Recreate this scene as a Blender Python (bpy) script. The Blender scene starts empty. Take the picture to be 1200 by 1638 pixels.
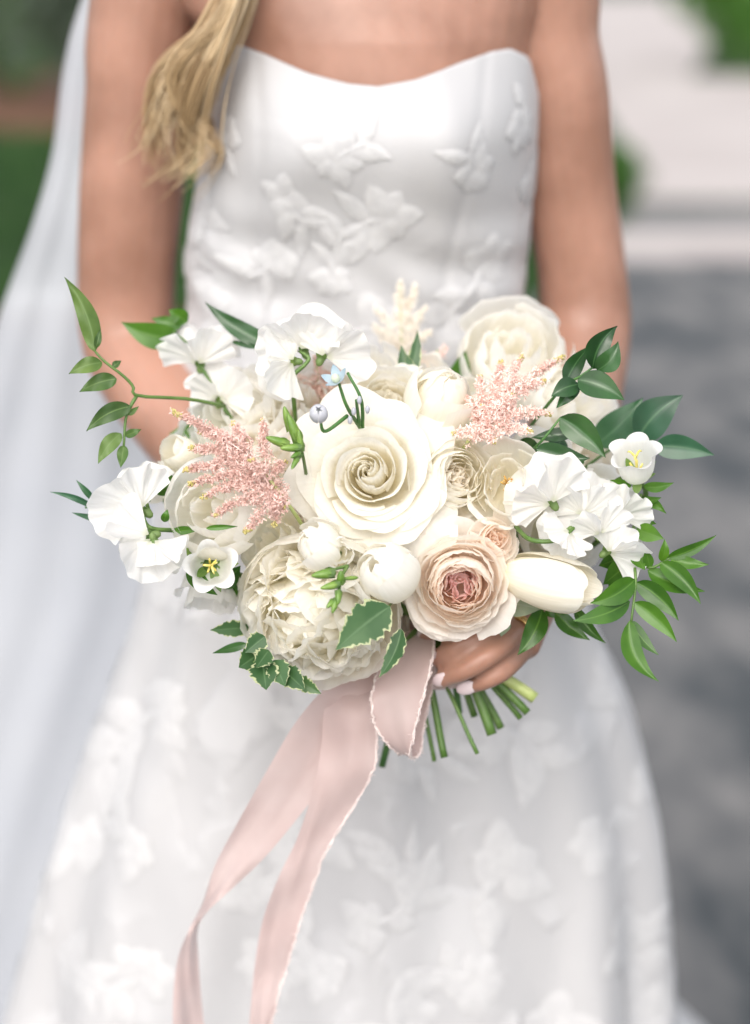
import bpy, math, random
import numpy as np
from mathutils import Vector, Matrix
from mathutils.bvhtree import BVHTree

rnd = random.Random(7)
R = math.radians
scene = bpy.context.scene
COL = scene.collection

# ------------------------------------------------------------------ camera
F, CX, CY = 2800.0, 600.0, 819.0           # focal length and centre in photo pixels (1200 x 1638)
CAM_H, PITCH = 1.38, R(17.8)
CAM = Vector((0, 0, CAM_H))
FWD = Vector((0, math.cos(PITCH), -math.sin(PITCH)))
UP = Vector((0, math.sin(PITCH), math.cos(PITCH)))
RIGHT = Vector((1, 0, 0))
cam_data = bpy.data.cameras.new('camera')
cam = bpy.data.objects.new('camera', cam_data)
COL.objects.link(cam)
cam.location = CAM
cam.rotation_euler = (math.pi / 2 - PITCH, 0, 0)
cam_data.sensor_fit = 'HORIZONTAL'
cam_data.sensor_width = 36.0
cam_data.lens = 36.0 * F / 1200.0
cam_data.clip_start = 0.05
cam_data.clip_end = 2000
cam_data.dof.use_dof = True
cam_data.dof.focus_distance = 1.115
cam_data.dof.aperture_fstop = 3.1
scene.camera = cam

# ------------------------------------------------------------------ sky, sun, exposure
SUN_EL, SUN_AZ = R(46), R(192)              # azimuth clockwise from +Y (north); the sun stands behind the camera, to the left
world = bpy.data.worlds.new('World')
scene.world = world
world.use_nodes = True
wn = world.node_tree
wn.nodes.clear()
sky = wn.nodes.new('ShaderNodeTexSky')
sky.sky_type = 'NISHITA'
sky.sun_disc = False
sky.sun_elevation = SUN_EL
sky.sun_rotation = SUN_AZ
sky.air_density = 1.0
sky.dust_density = 4.0
sky.ozone_density = 1.0
bg = wn.nodes.new('ShaderNodeBackground')
bg.inputs['Strength'].default_value = 0.15
wo = wn.nodes.new('ShaderNodeOutputWorld')
cloud = wn.nodes.new('ShaderNodeHueSaturation')      # thin even cloud: the whole sky paler, the same in every direction
cloud.inputs['Saturation'].default_value = 0.40
wn.links.new(sky.outputs[0], cloud.inputs['Color'])
wn.links.new(cloud.outputs[0], bg.inputs['Color'])
wn.links.new(bg.outputs[0], wo.inputs['Surface'])
sun_data = bpy.data.lights.new('sun', 'SUN')
sun_data.energy = 0.55
sun_data.angle = R(90)
sun_data.color = (1.0, 0.95, 0.88)
sun = bpy.data.objects.new('sun', sun_data)
COL.objects.link(sun)
sdir = Vector((math.sin(SUN_AZ) * math.cos(SUN_EL), math.cos(SUN_AZ) * math.cos(SUN_EL), math.sin(SUN_EL)))
sun.rotation_euler = sdir.to_track_quat('Z', 'Y').to_euler()
sun.location = (0, 0, 8)
vs = scene.view_settings
vs.view_transform = 'Standard'
vs.look = 'None'
vs.gamma = 1
vs.exposure = 0.90
vs.use_curve_mapping = False
scene.cycles.use_denoising = True
scene.cycles.max_bounces = 24
scene.cycles.diffuse_bounces = 22
scene.cycles.transmission_bounces = 12
scene.cycles.transparent_max_bounces = 16

# ------------------------------------------------------------------ pixel -> place
def P(px, py, d):
    """the point at depth d (metres along the view axis) seen at a photo pixel"""
    return CAM + (FWD + RIGHT * float((px - CX) / F) + UP * float((CY - py) / F)) * float(d)
def PY(px, py, Y):
    """the point on the vertical plane y = Y seen at a photo pixel"""
    v = FWD + RIGHT * float((px - CX) / F) + UP * float((CY - py) / F)
    return CAM + v * float(Y / v.y)

# ------------------------------------------------------------------ materials
def nodes_of(name):
    m = bpy.data.materials.new(name)
    m.use_nodes = True
    nt = m.node_tree
    nt.nodes.clear()
    out = nt.nodes.new('ShaderNodeOutputMaterial')
    return m, nt, out
def nn(nt, kind, **inp):
    n = nt.nodes.new(kind)
    for k, v in inp.items():
        n.inputs[k.replace('_', ' ')].default_value = v
    return n
def ramp(nt, fac, stops):
    n = nt.nodes.new('ShaderNodeValToRGB')
    e = n.color_ramp.elements
    while len(e) < len(stops):
        e.new(0.5)
    for i, (p, c) in enumerate(stops):
        e[i].position = p
        e[i].color = (*c, 1)
    nt.links.new(fac, n.inputs[0])
    return n.outputs[0]
def rgb_mix(nt, fac, a, b, mode='MIX'):
    n = nt.nodes.new('ShaderNodeMix')
    n.data_type = 'RGBA'
    n.blend_type = mode
    for s, v in ((0, fac), (6, a), (7, b)):
        if hasattr(v, 'is_output'):
            nt.links.new(v, n.inputs[s])
        else:
            n.inputs[s].default_value = v if s == 0 else (*v, 1)
    return n.outputs[2]

def petal_mat(name, stops, transl=0.35, rough=0.5, vein=0.25, sheen=0.0):
    """petal: pigment runs from base to rim (attribute pt), fine lengthwise veins (attribute pu), light shines through"""
    m, nt, out = nodes_of(name)
    at = nt.nodes.new('ShaderNodeAttribute'); at.attribute_name = 'pt'
    au = nt.nodes.new('ShaderNodeAttribute'); au.attribute_name = 'pu'
    cx = nt.nodes.new('ShaderNodeCombineXYZ')
    mu = nt.nodes.new('ShaderNodeMath'); mu.operation = 'MULTIPLY'; mu.inputs[1].default_value = 9.0
    mv = nt.nodes.new('ShaderNodeMath'); mv.operation = 'MULTIPLY'; mv.inputs[1].default_value = 1.6
    nt.links.new(au.outputs['Fac'], mu.inputs[0]); nt.links.new(at.outputs['Fac'], mv.inputs[0])
    nt.links.new(mu.outputs[0], cx.inputs[0]); nt.links.new(mv.outputs[0], cx.inputs[1])
    oi = nt.nodes.new('ShaderNodeObjectInfo')
    mz = nt.nodes.new('ShaderNodeMath'); mz.operation = 'MULTIPLY'; mz.inputs[1].default_value = 37.0
    nt.links.new(oi.outputs['Random'], mz.inputs[0]); nt.links.new(mz.outputs[0], cx.inputs[2])
    no = nn(nt, 'ShaderNodeTexNoise', Scale=1.0, Detail=4.0, Roughness=0.6)
    nt.links.new(cx.outputs[0], no.inputs['Vector'])
    col = ramp(nt, at.outputs['Fac'], stops)
    shade = ramp(nt, no.outputs['Fac'], [(0.25, (0.93, 0.92, 0.9)), (0.7, (1, 1, 1))])
    col = rgb_mix(nt, 1.0, col, shade, 'MULTIPLY')
    bp = nn(nt, 'ShaderNodeBump', Strength=vein, Distance=0.0012)
    nt.links.new(no.outputs['Fac'], bp.inputs['Height'])
    pr = nn(nt, 'ShaderNodeBsdfPrincipled', Roughness=rough)
    pr.inputs['Specular IOR Level'].default_value = 0.3
    nt.links.new(col, pr.inputs['Base Color']); nt.links.new(bp.outputs[0], pr.inputs['Normal'])
    tr = nt.nodes.new('ShaderNodeBsdfTranslucent')
    nt.links.new(col, tr.inputs['Color'])
    mx = nt.nodes.new('ShaderNodeMixShader'); mx.inputs[0].default_value = transl
    nt.links.new(pr.outputs[0], mx.inputs[1]); nt.links.new(tr.outputs[0], mx.inputs[2])
    nt.links.new(mx.outputs[0], out.inputs['Surface'])
    return m

def leaf_mat(name, c1, c2, rib, rough=0.38, transl=0.22, margin=None):
    m, nt, out = nodes_of(name)
    au = nt.nodes.new('ShaderNodeAttribute'); au.attribute_name = 'pu'
    ab = nt.nodes.new('ShaderNodeMath'); ab.operation = 'ABSOLUTE'
    nt.links.new(au.outputs['Fac'], ab.inputs[0])
    tc = nt.nodes.new('ShaderNodeTexCoord')
    no = nn(nt, 'ShaderNodeTexNoise', Scale=60.0, Detail=3.0)
    nt.links.new(tc.outputs['Object'], no.inputs['Vector'])
    no.inputs['Scale'].default_value = 38.0
    pick = ramp(nt, no.outputs['Fac'], [(0.36, (0, 0, 0)), (0.64, (1, 1, 1))])
    col = rgb_mix(nt, pick, c1, c2)
    oi = nt.nodes.new('ShaderNodeObjectInfo')
    tone = ramp(nt, oi.outputs['Random'], [(0.0, (0.66, 0.72, 0.70)), (0.5, (1, 1, 1)), (1.0, (1.35, 1.22, 1.0))])
    col = rgb_mix(nt, 1.0, col, tone, 'MULTIPLY')
    mid = ramp(nt, ab.outputs[0], [(0.0, (1, 1, 1)), (0.1, (0, 0, 0))])
    col = rgb_mix(nt, mid, col, rib)
    if margin:
        ad = nt.nodes.new('ShaderNodeMath'); ad.operation = 'MULTIPLY_ADD'
        ad.inputs[1].default_value = 0.9; ad.inputs[2].default_value = -0.45
        n2 = nn(nt, 'ShaderNodeTexNoise', Scale=170.0, Detail=2.0)
        nt.links.new(tc.outputs['Object'], n2.inputs['Vector']); nt.links.new(n2.outputs['Fac'], ad.inputs[0])
        sm = nt.nodes.new('ShaderNodeMath'); sm.operation = 'ADD'
        nt.links.new(ab.outputs[0], sm.inputs[0]); nt.links.new(ad.outputs[0], sm.inputs[1])
        edge = ramp(nt, sm.outputs[0], [(0.84, (0, 0, 0)), (0.93, (1, 1, 1))])
        col = rgb_mix(nt, edge, col, margin)
    bp = nn(nt, 'ShaderNodeBump', Strength=0.25, Distance=0.001)
    nt.links.new(no.outputs['Fac'], bp.inputs['Height'])
    pr = nn(nt, 'ShaderNodeBsdfPrincipled', Roughness=rough)
    nt.links.new(col, pr.inputs['Base Color']); nt.links.new(bp.outputs[0], pr.inputs['Normal'])
    tr = nt.nodes.new('ShaderNodeBsdfTranslucent')
    tcol = rgb_mix(nt, 1.0, col, (1.0, 1.25, 0.55), 'MULTIPLY')
    nt.links.new(tcol, tr.inputs['Color'])
    mx = nt.nodes.new('ShaderNodeMixShader'); mx.inputs[0].default_value = transl
    nt.links.new(pr.outputs[0], mx.inputs[1]); nt.links.new(tr.outputs[0], mx.inputs[2])
    nt.links.new(mx.outputs[0], out.inputs['Surface'])
    return m

def noisy_mat(name, c1, c2, scale=20.0, rough=0.6, bump=0.2, dist=0.002, detail=5.0, coord='Object', sss=0.0, metallic=0.0, lo=0.35, hi=0.65, sheen=0.0, stretch=None, spec=0.5):
    m, nt, out = nodes_of(name)
    tc = nt.nodes.new('ShaderNodeTexCoord')
    no = nn(nt, 'ShaderNodeTexNoise', Scale=scale, Detail=detail, Roughness=0.6)
    src = tc.outputs[coord]
    if stretch:
        mp = nt.nodes.new('ShaderNodeMapping'); mp.inputs['Scale'].default_value = stretch
        nt.links.new(src, mp.inputs['Vector']); src = mp.outputs[0]
    nt.links.new(src, no.inputs['Vector'])
    col = ramp(nt, no.outputs['Fac'], [(lo, c1), (hi, c2)])
    pr = nn(nt, 'ShaderNodeBsdfPrincipled', Roughness=rough, Metallic=metallic)
    pr.inputs['Specular IOR Level'].default_value = spec
    nt.links.new(col, pr.inputs['Base Color'])
    if sss:
        pr.inputs['Subsurface Weight'].default_value = sss
        pr.inputs['Subsurface Radius'].default_value = (0.012, 0.005, 0.003)
        pr.inputs['Subsurface Scale'].default_value = 0.6
    if sheen:
        pr.inputs['Sheen Weight'].default_value = sheen
    if bump:
        bp = nn(nt, 'ShaderNodeBump', Strength=bump, Distance=dist)
        nt.links.new(no.outputs['Fac'], bp.inputs['Height'])
        nt.links.new(bp.outputs[0], pr.inputs['Normal'])
    nt.links.new(pr.outputs[0], out.inputs['Surface'])
    return m

M = {}
M['rose_white'] = petal_mat('rose white', [(0.0, (0.985, 0.935, 0.74)), (0.40, (0.98, 0.955, 0.86)), (0.85, (0.97, 0.955, 0.905))], 0.56)
M['rose_cream'] = petal_mat('rose cream', [(0.0, (0.985, 0.90, 0.74)), (0.35, (0.98, 0.93, 0.84)), (0.8, (0.97, 0.94, 0.88))], 0.56)
M['blush_out'] = petal_mat('blush outer', [(0.0, (0.98, 0.86, 0.74)), (0.4, (0.98, 0.905, 0.83)), (0.9, (0.97, 0.925, 0.87))], 0.54)
M['blush_mid'] = petal_mat('blush middle', [(0.0, (0.975, 0.79, 0.64)), (0.5, (0.975, 0.86, 0.76)), (1.0, (0.97, 0.895, 0.82))], 0.52)
M['blush_heart'] = petal_mat('blush heart', [(0.0, (0.97, 0.78, 0.66)), (0.55, (0.97, 0.84, 0.76)), (1.0, (0.90, 0.67, 0.66))], 0.5)
M['peony'] = petal_mat('peony ivory', [(0.0, (0.97, 0.945, 0.76)), (0.40, (0.98, 0.96, 0.87)), (0.85, (0.97, 0.955, 0.905))], 0.56)
M['white_petal'] = petal_mat('white petal', [(0.0, (0.955, 0.935, 0.75)), (0.35, (0.975, 0.96, 0.89)), (0.8, (0.97, 0.96, 0.93))], 0.56)
M['sweet_pea'] = petal_mat('sweet pea white', [(0.0, (0.86, 0.89, 0.68)), (0.2, (0.96, 0.95, 0.91)), (0.75, (0.95, 0.945, 0.93))], 0.50, 0.5, 0.9)
M['bell'] = petal_mat('bell white', [(0.0, (0.82, 0.87, 0.72)), (0.3, (0.95, 0.95, 0.93)), (1.0, (0.96, 0.96, 0.95))], 0.42, 0.4, 0.25)
M['tulip'] = petal_mat('tulip cream', [(0.0, (0.90, 0.88, 0.62)), (0.35, (0.96, 0.91, 0.77)), (1.0, (0.96, 0.935, 0.86))], 0.36, 0.4, 0.5)
M['tweedia'] = petal_mat('pale blue petal', [(0.0, (0.52, 0.60, 0.66)), (1.0, (0.36, 0.50, 0.60))], 0.25)
M['tweedia_bud'] = petal_mat('lilac blue bud', [(0.0, (0.40, 0.46, 0.46)), (0.5, (0.52, 0.53, 0.60)), (1.0, (0.62, 0.63, 0.68))], 0.2)
M['astilbe'] = noisy_mat('astilbe pink', (0.82, 0.60, 0.53), (0.91, 0.76, 0.70), 90, 0.7, 0)
M['astilbe_dusk'] = noisy_mat('astilbe dusky pink', (0.66, 0.44, 0.38), (0.82, 0.62, 0.56), 90, 0.7, 0)
M['astilbe_bud'] = noisy_mat('astilbe olive bud', (0.42, 0.36, 0.10), (0.58, 0.50, 0.22), 200, 0.6, 0)
M['astilbe_white'] = noisy_mat('astilbe cream', (0.82, 0.76, 0.66), (0.87, 0.84, 0.78), 90, 0.7, 0)
M['leaf_dark'] = leaf_mat('ruscus leaf', (0.018, 0.062, 0.016), (0.034, 0.10, 0.030), (0.06, 0.14, 0.05), 0.26, 0.15)
M['leaf_blue'] = leaf_mat('blue green leaf', (0.024, 0.085, 0.042), (0.045, 0.13, 0.070), (0.08, 0.17, 0.09), 0.32, 0.18)
M['leaf_mid'] = leaf_mat('vine leaf', (0.065, 0.13, 0.032), (0.12, 0.20, 0.058), (0.17, 0.26, 0.09), 0.5, 0.3)
M['leaf_lime'] = leaf_mat('jasmine leaf', (0.036, 0.115, 0.010), (0.075, 0.19, 0.020), (0.11, 0.23, 0.035), 0.34, 0.32)
M['leaf_var'] = leaf_mat('variegated leaf', (0.028, 0.088, 0.022), (0.058, 0.13, 0.045), (0.09, 0.17, 0.07), 0.42, 0.2, (0.44, 0.47, 0.27))
M['leaf_grey'] = leaf_mat('grey green leaf', (0.24, 0.30, 0.21), (0.33, 0.38, 0.28), (0.4, 0.44, 0.32), 0.55, 0.2)
M['stem'] = noisy_mat('green stem', (0.06, 0.135, 0.02), (0.12, 0.21, 0.05), 60, 0.45, 0.2, 0.0008)
M['stem_dark'] = noisy_mat('dark green stem', (0.035, 0.12, 0.025), (0.08, 0.20, 0.045), 60, 0.45, 0.2, 0.0008)
M['stem_pale'] = noisy_mat('pale cut stem', (0.34, 0.42, 0.12), (0.50, 0.55, 0.24), 60, 0.5, 0.2, 0.0008)
M['bud_green'] = noisy_mat('bud green', (0.075, 0.17, 0.018), (0.19, 0.30, 0.055), 110, 0.4, 0.15, 0.0006)
M['sepal'] = leaf_mat('sepal green', (0.12, 0.22, 0.05), (0.21, 0.32, 0.10), (0.2, 0.3, 0.1), 0.5, 0.3)
M['stamen'] = noisy_mat('yellow stamen', (0.68, 0.56, 0.10), (0.78, 0.70, 0.26), 200, 0.6, 0)
M['stamen_brown'] = noisy_mat('amber stamens', (0.46, 0.26, 0.06), (0.66, 0.44, 0.14), 300, 0.7, 0)
M['skin'] = noisy_mat('skin', (0.285, 0.148, 0.102), (0.43, 0.235, 0.170), 11, 0.36, 0.10, 0.0012, 9, sss=0.25, spec=0.4)
M['nail'] = noisy_mat('pale pink nail polish', (0.66, 0.55, 0.56), (0.72, 0.61, 0.62), 30, 0.2, 0)
def hair_mat():
    m, nt, out = nodes_of('blond hair')
    au = nt.nodes.new('ShaderNodeAttribute'); au.attribute_name = 'pu'
    mr = nt.nodes.new('ShaderNodeMath'); mr.operation = 'MULTIPLY_ADD'; mr.inputs[1].default_value = 0.4; mr.inputs[2].default_value = 0.5
    nt.links.new(au.outputs['Fac'], mr.inputs[0])
    col = ramp(nt, mr.outputs[0], [(0.05, (0.21, 0.125, 0.055)), (0.45, (0.46, 0.315, 0.165)), (0.95, (0.70, 0.56, 0.37))])
    pr = nn(nt, 'ShaderNodeBsdfPrincipled', Roughness=0.38)
    nt.links.new(col, pr.inputs['Base Color'])
    nt.links.new(pr.outputs[0], out.inputs['Surface'])
    return m
M['hair'] = hair_mat()
M['gold'] = noisy_mat('gold', (0.80, 0.56, 0.24), (0.88, 0.66, 0.34), 40, 0.22, 0, metallic=1.0)
def brocade():
    m, nt, out = nodes_of('ivory brocade')
    tc = nt.nodes.new('ShaderNodeTexCoord')
    wob = nn(nt, 'ShaderNodeTexNoise', Scale=16.0, Detail=3.0)
    nt.links.new(tc.outputs['Object'], wob.inputs['Vector'])
    wv = nt.nodes.new('ShaderNodeVectorMath'); wv.operation = 'MULTIPLY_ADD'; wv.inputs[1].default_value = (0.09, 0.09, 0.09)
    nt.links.new(wob.outputs['Color'], wv.inputs[0]); nt.links.new(tc.outputs['Object'], wv.inputs[2])
    mp = nt.nodes.new('ShaderNodeMapping'); mp.inputs['Scale'].default_value = (1, 0.4, 0.7)
    nt.links.new(wv.outputs[0], mp.inputs['Vector'])
    vo = nn(nt, 'ShaderNodeTexVoronoi', Scale=24.0); vo.feature = 'SMOOTH_F1'
    nt.links.new(mp.outputs[0], vo.inputs['Vector'])
    leaf = ramp(nt, vo.outputs['Distance'], [(0.26, (1, 1, 1)), (0.40, (0, 0, 0))])
    big = nn(nt, 'ShaderNodeTexNoise', Scale=7.0, Detail=2.0); nt.links.new(tc.outputs['Object'], big.inputs['Vector'])
    mask = ramp(nt, big.outputs['Fac'], [(0.42, (0, 0, 0)), (0.56, (1, 1, 1))])
    pat = rgb_mix(nt, 1.0, leaf, mask, 'MULTIPLY')
    col = rgb_mix(nt, pat, (0.475, 0.47, 0.475), (0.53, 0.525, 0.53))
    fine = nn(nt, 'ShaderNodeTexNoise', Scale=420.0, Detail=2.0); nt.links.new(tc.outputs['Object'], fine.inputs['Vector'])
    bp1 = nn(nt, 'ShaderNodeBump', Strength=0.55, Distance=0.003); nt.links.new(pat, bp1.inputs['Height'])
    bp2 = nn(nt, 'ShaderNodeBump', Strength=0.15, Distance=0.0006); nt.links.new(fine.outputs['Fac'], bp2.inputs['Height']); nt.links.new(bp1.outputs[0], bp2.inputs['Normal'])
    pr = nn(nt, 'ShaderNodeBsdfPrincipled', Roughness=0.5); pr.inputs['Sheen Weight'].default_value = 0.2
    nt.links.new(col, pr.inputs['Base Color']); nt.links.new(bp2.outputs[0], pr.inputs['Normal'])
    nt.links.new(pr.outputs[0], out.inputs['Surface'])
    return m
M['dress'] = brocade()
M['lace'] = noisy_mat('ivory lace', (0.515, 0.51, 0.515), (0.57, 0.565, 0.565), 150, 0.6, 0.5, 0.0012, 3, spec=0.3)

def silk_mat():
    m, nt, out = nodes_of('blush silk')
    tc = nt.nodes.new('ShaderNodeTexCoord')
    no = nn(nt, 'ShaderNodeTexNoise', Scale=22.0, Detail=3.0)
    nt.links.new(tc.outputs['Object'], no.inputs['Vector'])
    col = ramp(nt, no.outputs['Fac'], [(0.3, (0.62, 0.47, 0.445)), (0.7, (0.70, 0.565, 0.54))])
    w = nn(nt, 'ShaderNodeTexWave', Scale=700.0, Distortion=1.0)
    nt.links.new(tc.outputs['Object'], w.inputs['Vector'])
    bp = nn(nt, 'ShaderNodeBump', Strength=0.15, Distance=0.0006)
    nt.links.new(w.outputs['Fac'], bp.inputs['Height'])
    pr = nn(nt, 'ShaderNodeBsdfPrincipled', Roughness=0.42)
    pr.inputs['Sheen Weight'].default_value = 0.3
    nt.links.new(col, pr.inputs['Base Color']); nt.links.new(bp.outputs[0], pr.inputs['Normal'])
    tr = nt.nodes.new('ShaderNodeBsdfTranslucent'); nt.links.new(col, tr.inputs['Color'])
    mx = nt.nodes.new('ShaderNodeMixShader'); mx.inputs[0].default_value = 0.4
    nt.links.new(pr.outputs[0], mx.inputs[1]); nt.links.new(tr.outputs[0], mx.inputs[2])
    nt.links.new(mx.outputs[0], out.inputs['Surface'])
    return m
M['silk'] = silk_mat()
M['silk_thread'] = noisy_mat('loose silk thread', (0.74, 0.62, 0.59), (0.84, 0.73, 0.70), 300, 0.6, 0)
def veil_mat():
    m, nt, out = nodes_of('veil tulle')
    tc = nt.nodes.new('ShaderNodeTexCoord')
    no = nn(nt, 'ShaderNodeTexNoise', Scale=6.0, Detail=3.0)
    nt.links.new(tc.outputs['Object'], no.inputs['Vector'])
    col = ramp(nt, no.outputs['Fac'], [(0.3, (0.62, 0.64, 0.685)), (0.7, (0.66, 0.675, 0.71))])
    df = nt.nodes.new('ShaderNodeBsdfDiffuse'); nt.links.new(col, df.inputs['Color'])
    tl = nt.nodes.new('ShaderNodeBsdfTranslucent'); nt.links.new(col, tl.inputs['Color'])
    tp = nt.nodes.new('ShaderNodeBsdfTransparent')
    a = nt.nodes.new('ShaderNodeMixShader'); a.inputs[0].default_value = 0.30
    b = nt.nodes.new('ShaderNodeMixShader'); b.inputs[0].default_value = 0.12
    nt.links.new(df.outputs[0], a.inputs[1]); nt.links.new(tl.outputs[0], a.inputs[2])
    nt.links.new(a.outputs[0], b.inputs[1]); nt.links.new(tp.outputs[0], b.inputs[2])
    nt.links.new(b.outputs[0], out.inputs['Surface'])
    return m
M['veil'] = veil_mat()

# ------------------------------------------------------------------ mesh helpers
def mesh(name, V, Fc, pt=None, pu=None, smooth=True):
    me = bpy.data.meshes.new(name)
    me.from_pydata([tuple(float(c) for c in v) for v in V], [], [tuple(int(i) for i in f) for f in Fc])
    if smooth:
        me.polygons.foreach_set('use_smooth', [True] * len(me.polygons))
    for k, a in (('pt', pt), ('pu', pu)):
        if a is not None:
            at = me.attributes.new(k, 'FLOAT', 'POINT')
            at.data.foreach_set('value', np.asarray(a, dtype=np.float32).ravel())
    me.update()
    return me
def obj(name, me, mat, parent=None, kind=None):
    o = bpy.data.objects.new(name, me)
    COL.objects.link(o)
    if mat is not None and me is not None and not me.materials:
        me.materials.append(M[mat] if isinstance(mat, str) else mat)
    if parent is not None:
        o.parent = parent
    if kind:
        o['kind'] = kind
    return o
def tag(o, label, cat, group=None):
    o['label'] = label; o['category'] = cat
    if group:
        o['group'] = group
    return o
def thing(name, label, cat, mtx, group=None):
    o = bpy.data.objects.new(name, None)
    COL.objects.link(o)
    o.empty_display_size = 0.02
    o.matrix_world = mtx if isinstance(mtx, Matrix) else Matrix.Translation(mtx)
    return tag(o, label, cat, group)
def grid_faces(nu, nv, closed=False):
    f = []
    for j in range(nv - 1):
        for i in range(nu if closed else nu - 1):
            a = j * nu + i; b = j * nu + (i + 1) % nu
            f.append((a, b, b + nu, a + nu))
    return f
def bez(p, t):
    p = np.asarray(p, float); t = np.asarray(t)[..., None]; s = 1 - t
    return s ** 3 * p[0] + 3 * s * s * t * p[1] + 3 * s * t * t * p[2] + t ** 3 * p[3]
def catmull(pts, n):
    p = np.asarray(pts, float)
    k = len(p)
    q = np.vstack([2 * p[0] - p[1], p, 2 * p[-1] - p[-2]])
    t = np.linspace(0, k - 1, n)
    i = np.minimum(t.astype(int), k - 2); f = (t - i)[:, None]
    a, b, c, d = q[i], q[i + 1], q[i + 2], q[i + 3]
    return 0.5 * (2 * b + (c - a) * f + (2 * a - 5 * b + 4 * c - d) * f ** 2 + (3 * b - a - 3 * c + d) * f ** 3)
def tube(pts, rad, seg=7, n=None, cap=True):
    p = catmull(pts, n) if n else np.asarray(pts, float)
    r = np.interp(np.linspace(0, 1, len(p)), np.linspace(0, 1, len(np.atleast_1d(rad))), np.atleast_1d(rad)) if np.ndim(rad) else np.full(len(p), rad)
    t = np.gradient(p, axis=0); t /= np.linalg.norm(t, axis=1)[:, None] + 1e-12
    ref = np.array([0.31, 0.87, 0.38]); V = []
    nprev = np.cross(t[0], ref); nprev /= np.linalg.norm(nprev)
    for i in range(len(p)):
        nrm = nprev - t[i] * np.dot(nprev, t[i]); nrm /= np.linalg.norm(nrm) + 1e-12
        b = np.cross(t[i], nrm); nprev = nrm
        for k in range(seg):
            a = 2 * math.pi * k / seg
            V.append(p[i] + r[i] * (math.cos(a) * nrm + math.sin(a) * b))
    Fc = grid_faces(seg, len(p), True)
    if cap:
        Fc += [tuple(range(seg))[::-1], tuple(range((len(p) - 1) * seg, len(p) * seg))]
    return np.array(V), Fc
class Acc:
    """collects shapes into one mesh"""
    def __init__(s): s.V, s.F, s.t, s.u, s.n = [], [], [], [], 0
    def add(s, V, Fc, pt=None, pu=None):
        V = np.asarray(V, float); k = len(V)
        s.V.append(V); s.F += [tuple(i + s.n for i in f) for f in Fc]
        s.t.append(np.full(k, 0.5) if pt is None else np.ravel(pt)); s.u.append(np.zeros(k) if pu is None else np.ravel(pu))
        s.n += k; return s
    def mesh(s, name, inv=None, smooth=True):
        V = np.vstack(s.V)
        if inv is not None:
            V = xf(inv, V)
        return mesh(name, V, s.F, np.concatenate(s.t), np.concatenate(s.u), smooth)
def xf(mtx, V):
    A = np.array(mtx)
    return np.asarray(V) @ A[:3, :3].T + A[:3, 3]
def wiggle(u, n, g):
    """a random smooth wave over u in -1..1"""
    s = np.zeros_like(u)
    for k in range(1, n + 1):
        s = s + g.uniform(0.4, 1.0) / math.sqrt(k) * np.sin(u * math.pi * k * g.uniform(0.7, 1.15) + g.uniform(0, 6.28))
    return s / math.sqrt(n)

def polar_petal(prof, phi, half, sp=0.0, edge=0.1, ep=2.0, roll=0.0, curl=0.0, ruf=0.0, rn=4, jag=0.0, skew=0.0, g=rnd, nu=11, nv=9, taper=0.5):
    """a petal that wraps round the flower's axis (z); prof = four (radius, height) Bezier points from base to rim"""
    u, v = np.meshgrid(np.linspace(-1, 1, nu), np.linspace(0, 1, nv))
    rim = 1 - edge * np.abs(u) ** ep - jag * np.abs(wiggle(u, rn + 3, g))
    T = v * rim
    rz = bez(prof, T)
    r, z = rz[..., 0], rz[..., 1]
    ang = phi + u * half * (taper + (1 - taper) * np.clip(T * 1.8, 0, 1))
    r = r + sp * u * T
    k = np.clip((T - 0.72) / 0.28, 0, 1) ** 2
    r = r + curl * k; z = z - curl * 0.55 * k
    s = np.abs(u) ** 2.5 * T ** 2
    z = z - roll * s; r = r + roll * 0.35 * s
    z = z + skew * u * T ** 2
    w = wiggle(u, rn, g) * ruf * T ** 2.5
    r = r + 0.6 * w; z = z + 0.7 * w
    r = np.maximum(r, 0.0004)
    V = np.stack([r * np.cos(ang), r * np.sin(ang), z], -1).reshape(-1, 3)
    return V, grid_faces(nu, nv), v, u
def fan_petal(L, A, cup=0.0, bend=0.0, ruf=0.0, rn=5, notch=0.0, jag=0.0, fold=0.0, g=rnd, nu=13, nv=7, claw=0.0):
    """a fan-shaped petal from its claw at the origin along +y, open by +-A, face +z"""
    u, v = np.meshgrid(np.linspace(-1, 1, nu), np.linspace(0, 1, nv))
    a = u * A * (1 - claw * (1 - v) ** 2)
    rho = L * v * (1 - 0.12 * np.abs(u) ** 3 - notch * np.exp(-(u / 0.14) ** 2) - jag * np.abs(wiggle(u, rn + 4, g)))
    x, y = rho * np.sin(a), rho * np.cos(a)
    z = cup * (x * x) / L + bend * v ** 2 * L - fold * np.abs(x) + ruf * v ** 2.4 * wiggle(u, rn, g) + ruf * 0.5 * v ** 4 * wiggle(u, rn * 2 + 2, g)
    return np.stack([x, y, z], -1).reshape(-1, 3), grid_faces(nu, nv), v, u
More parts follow.
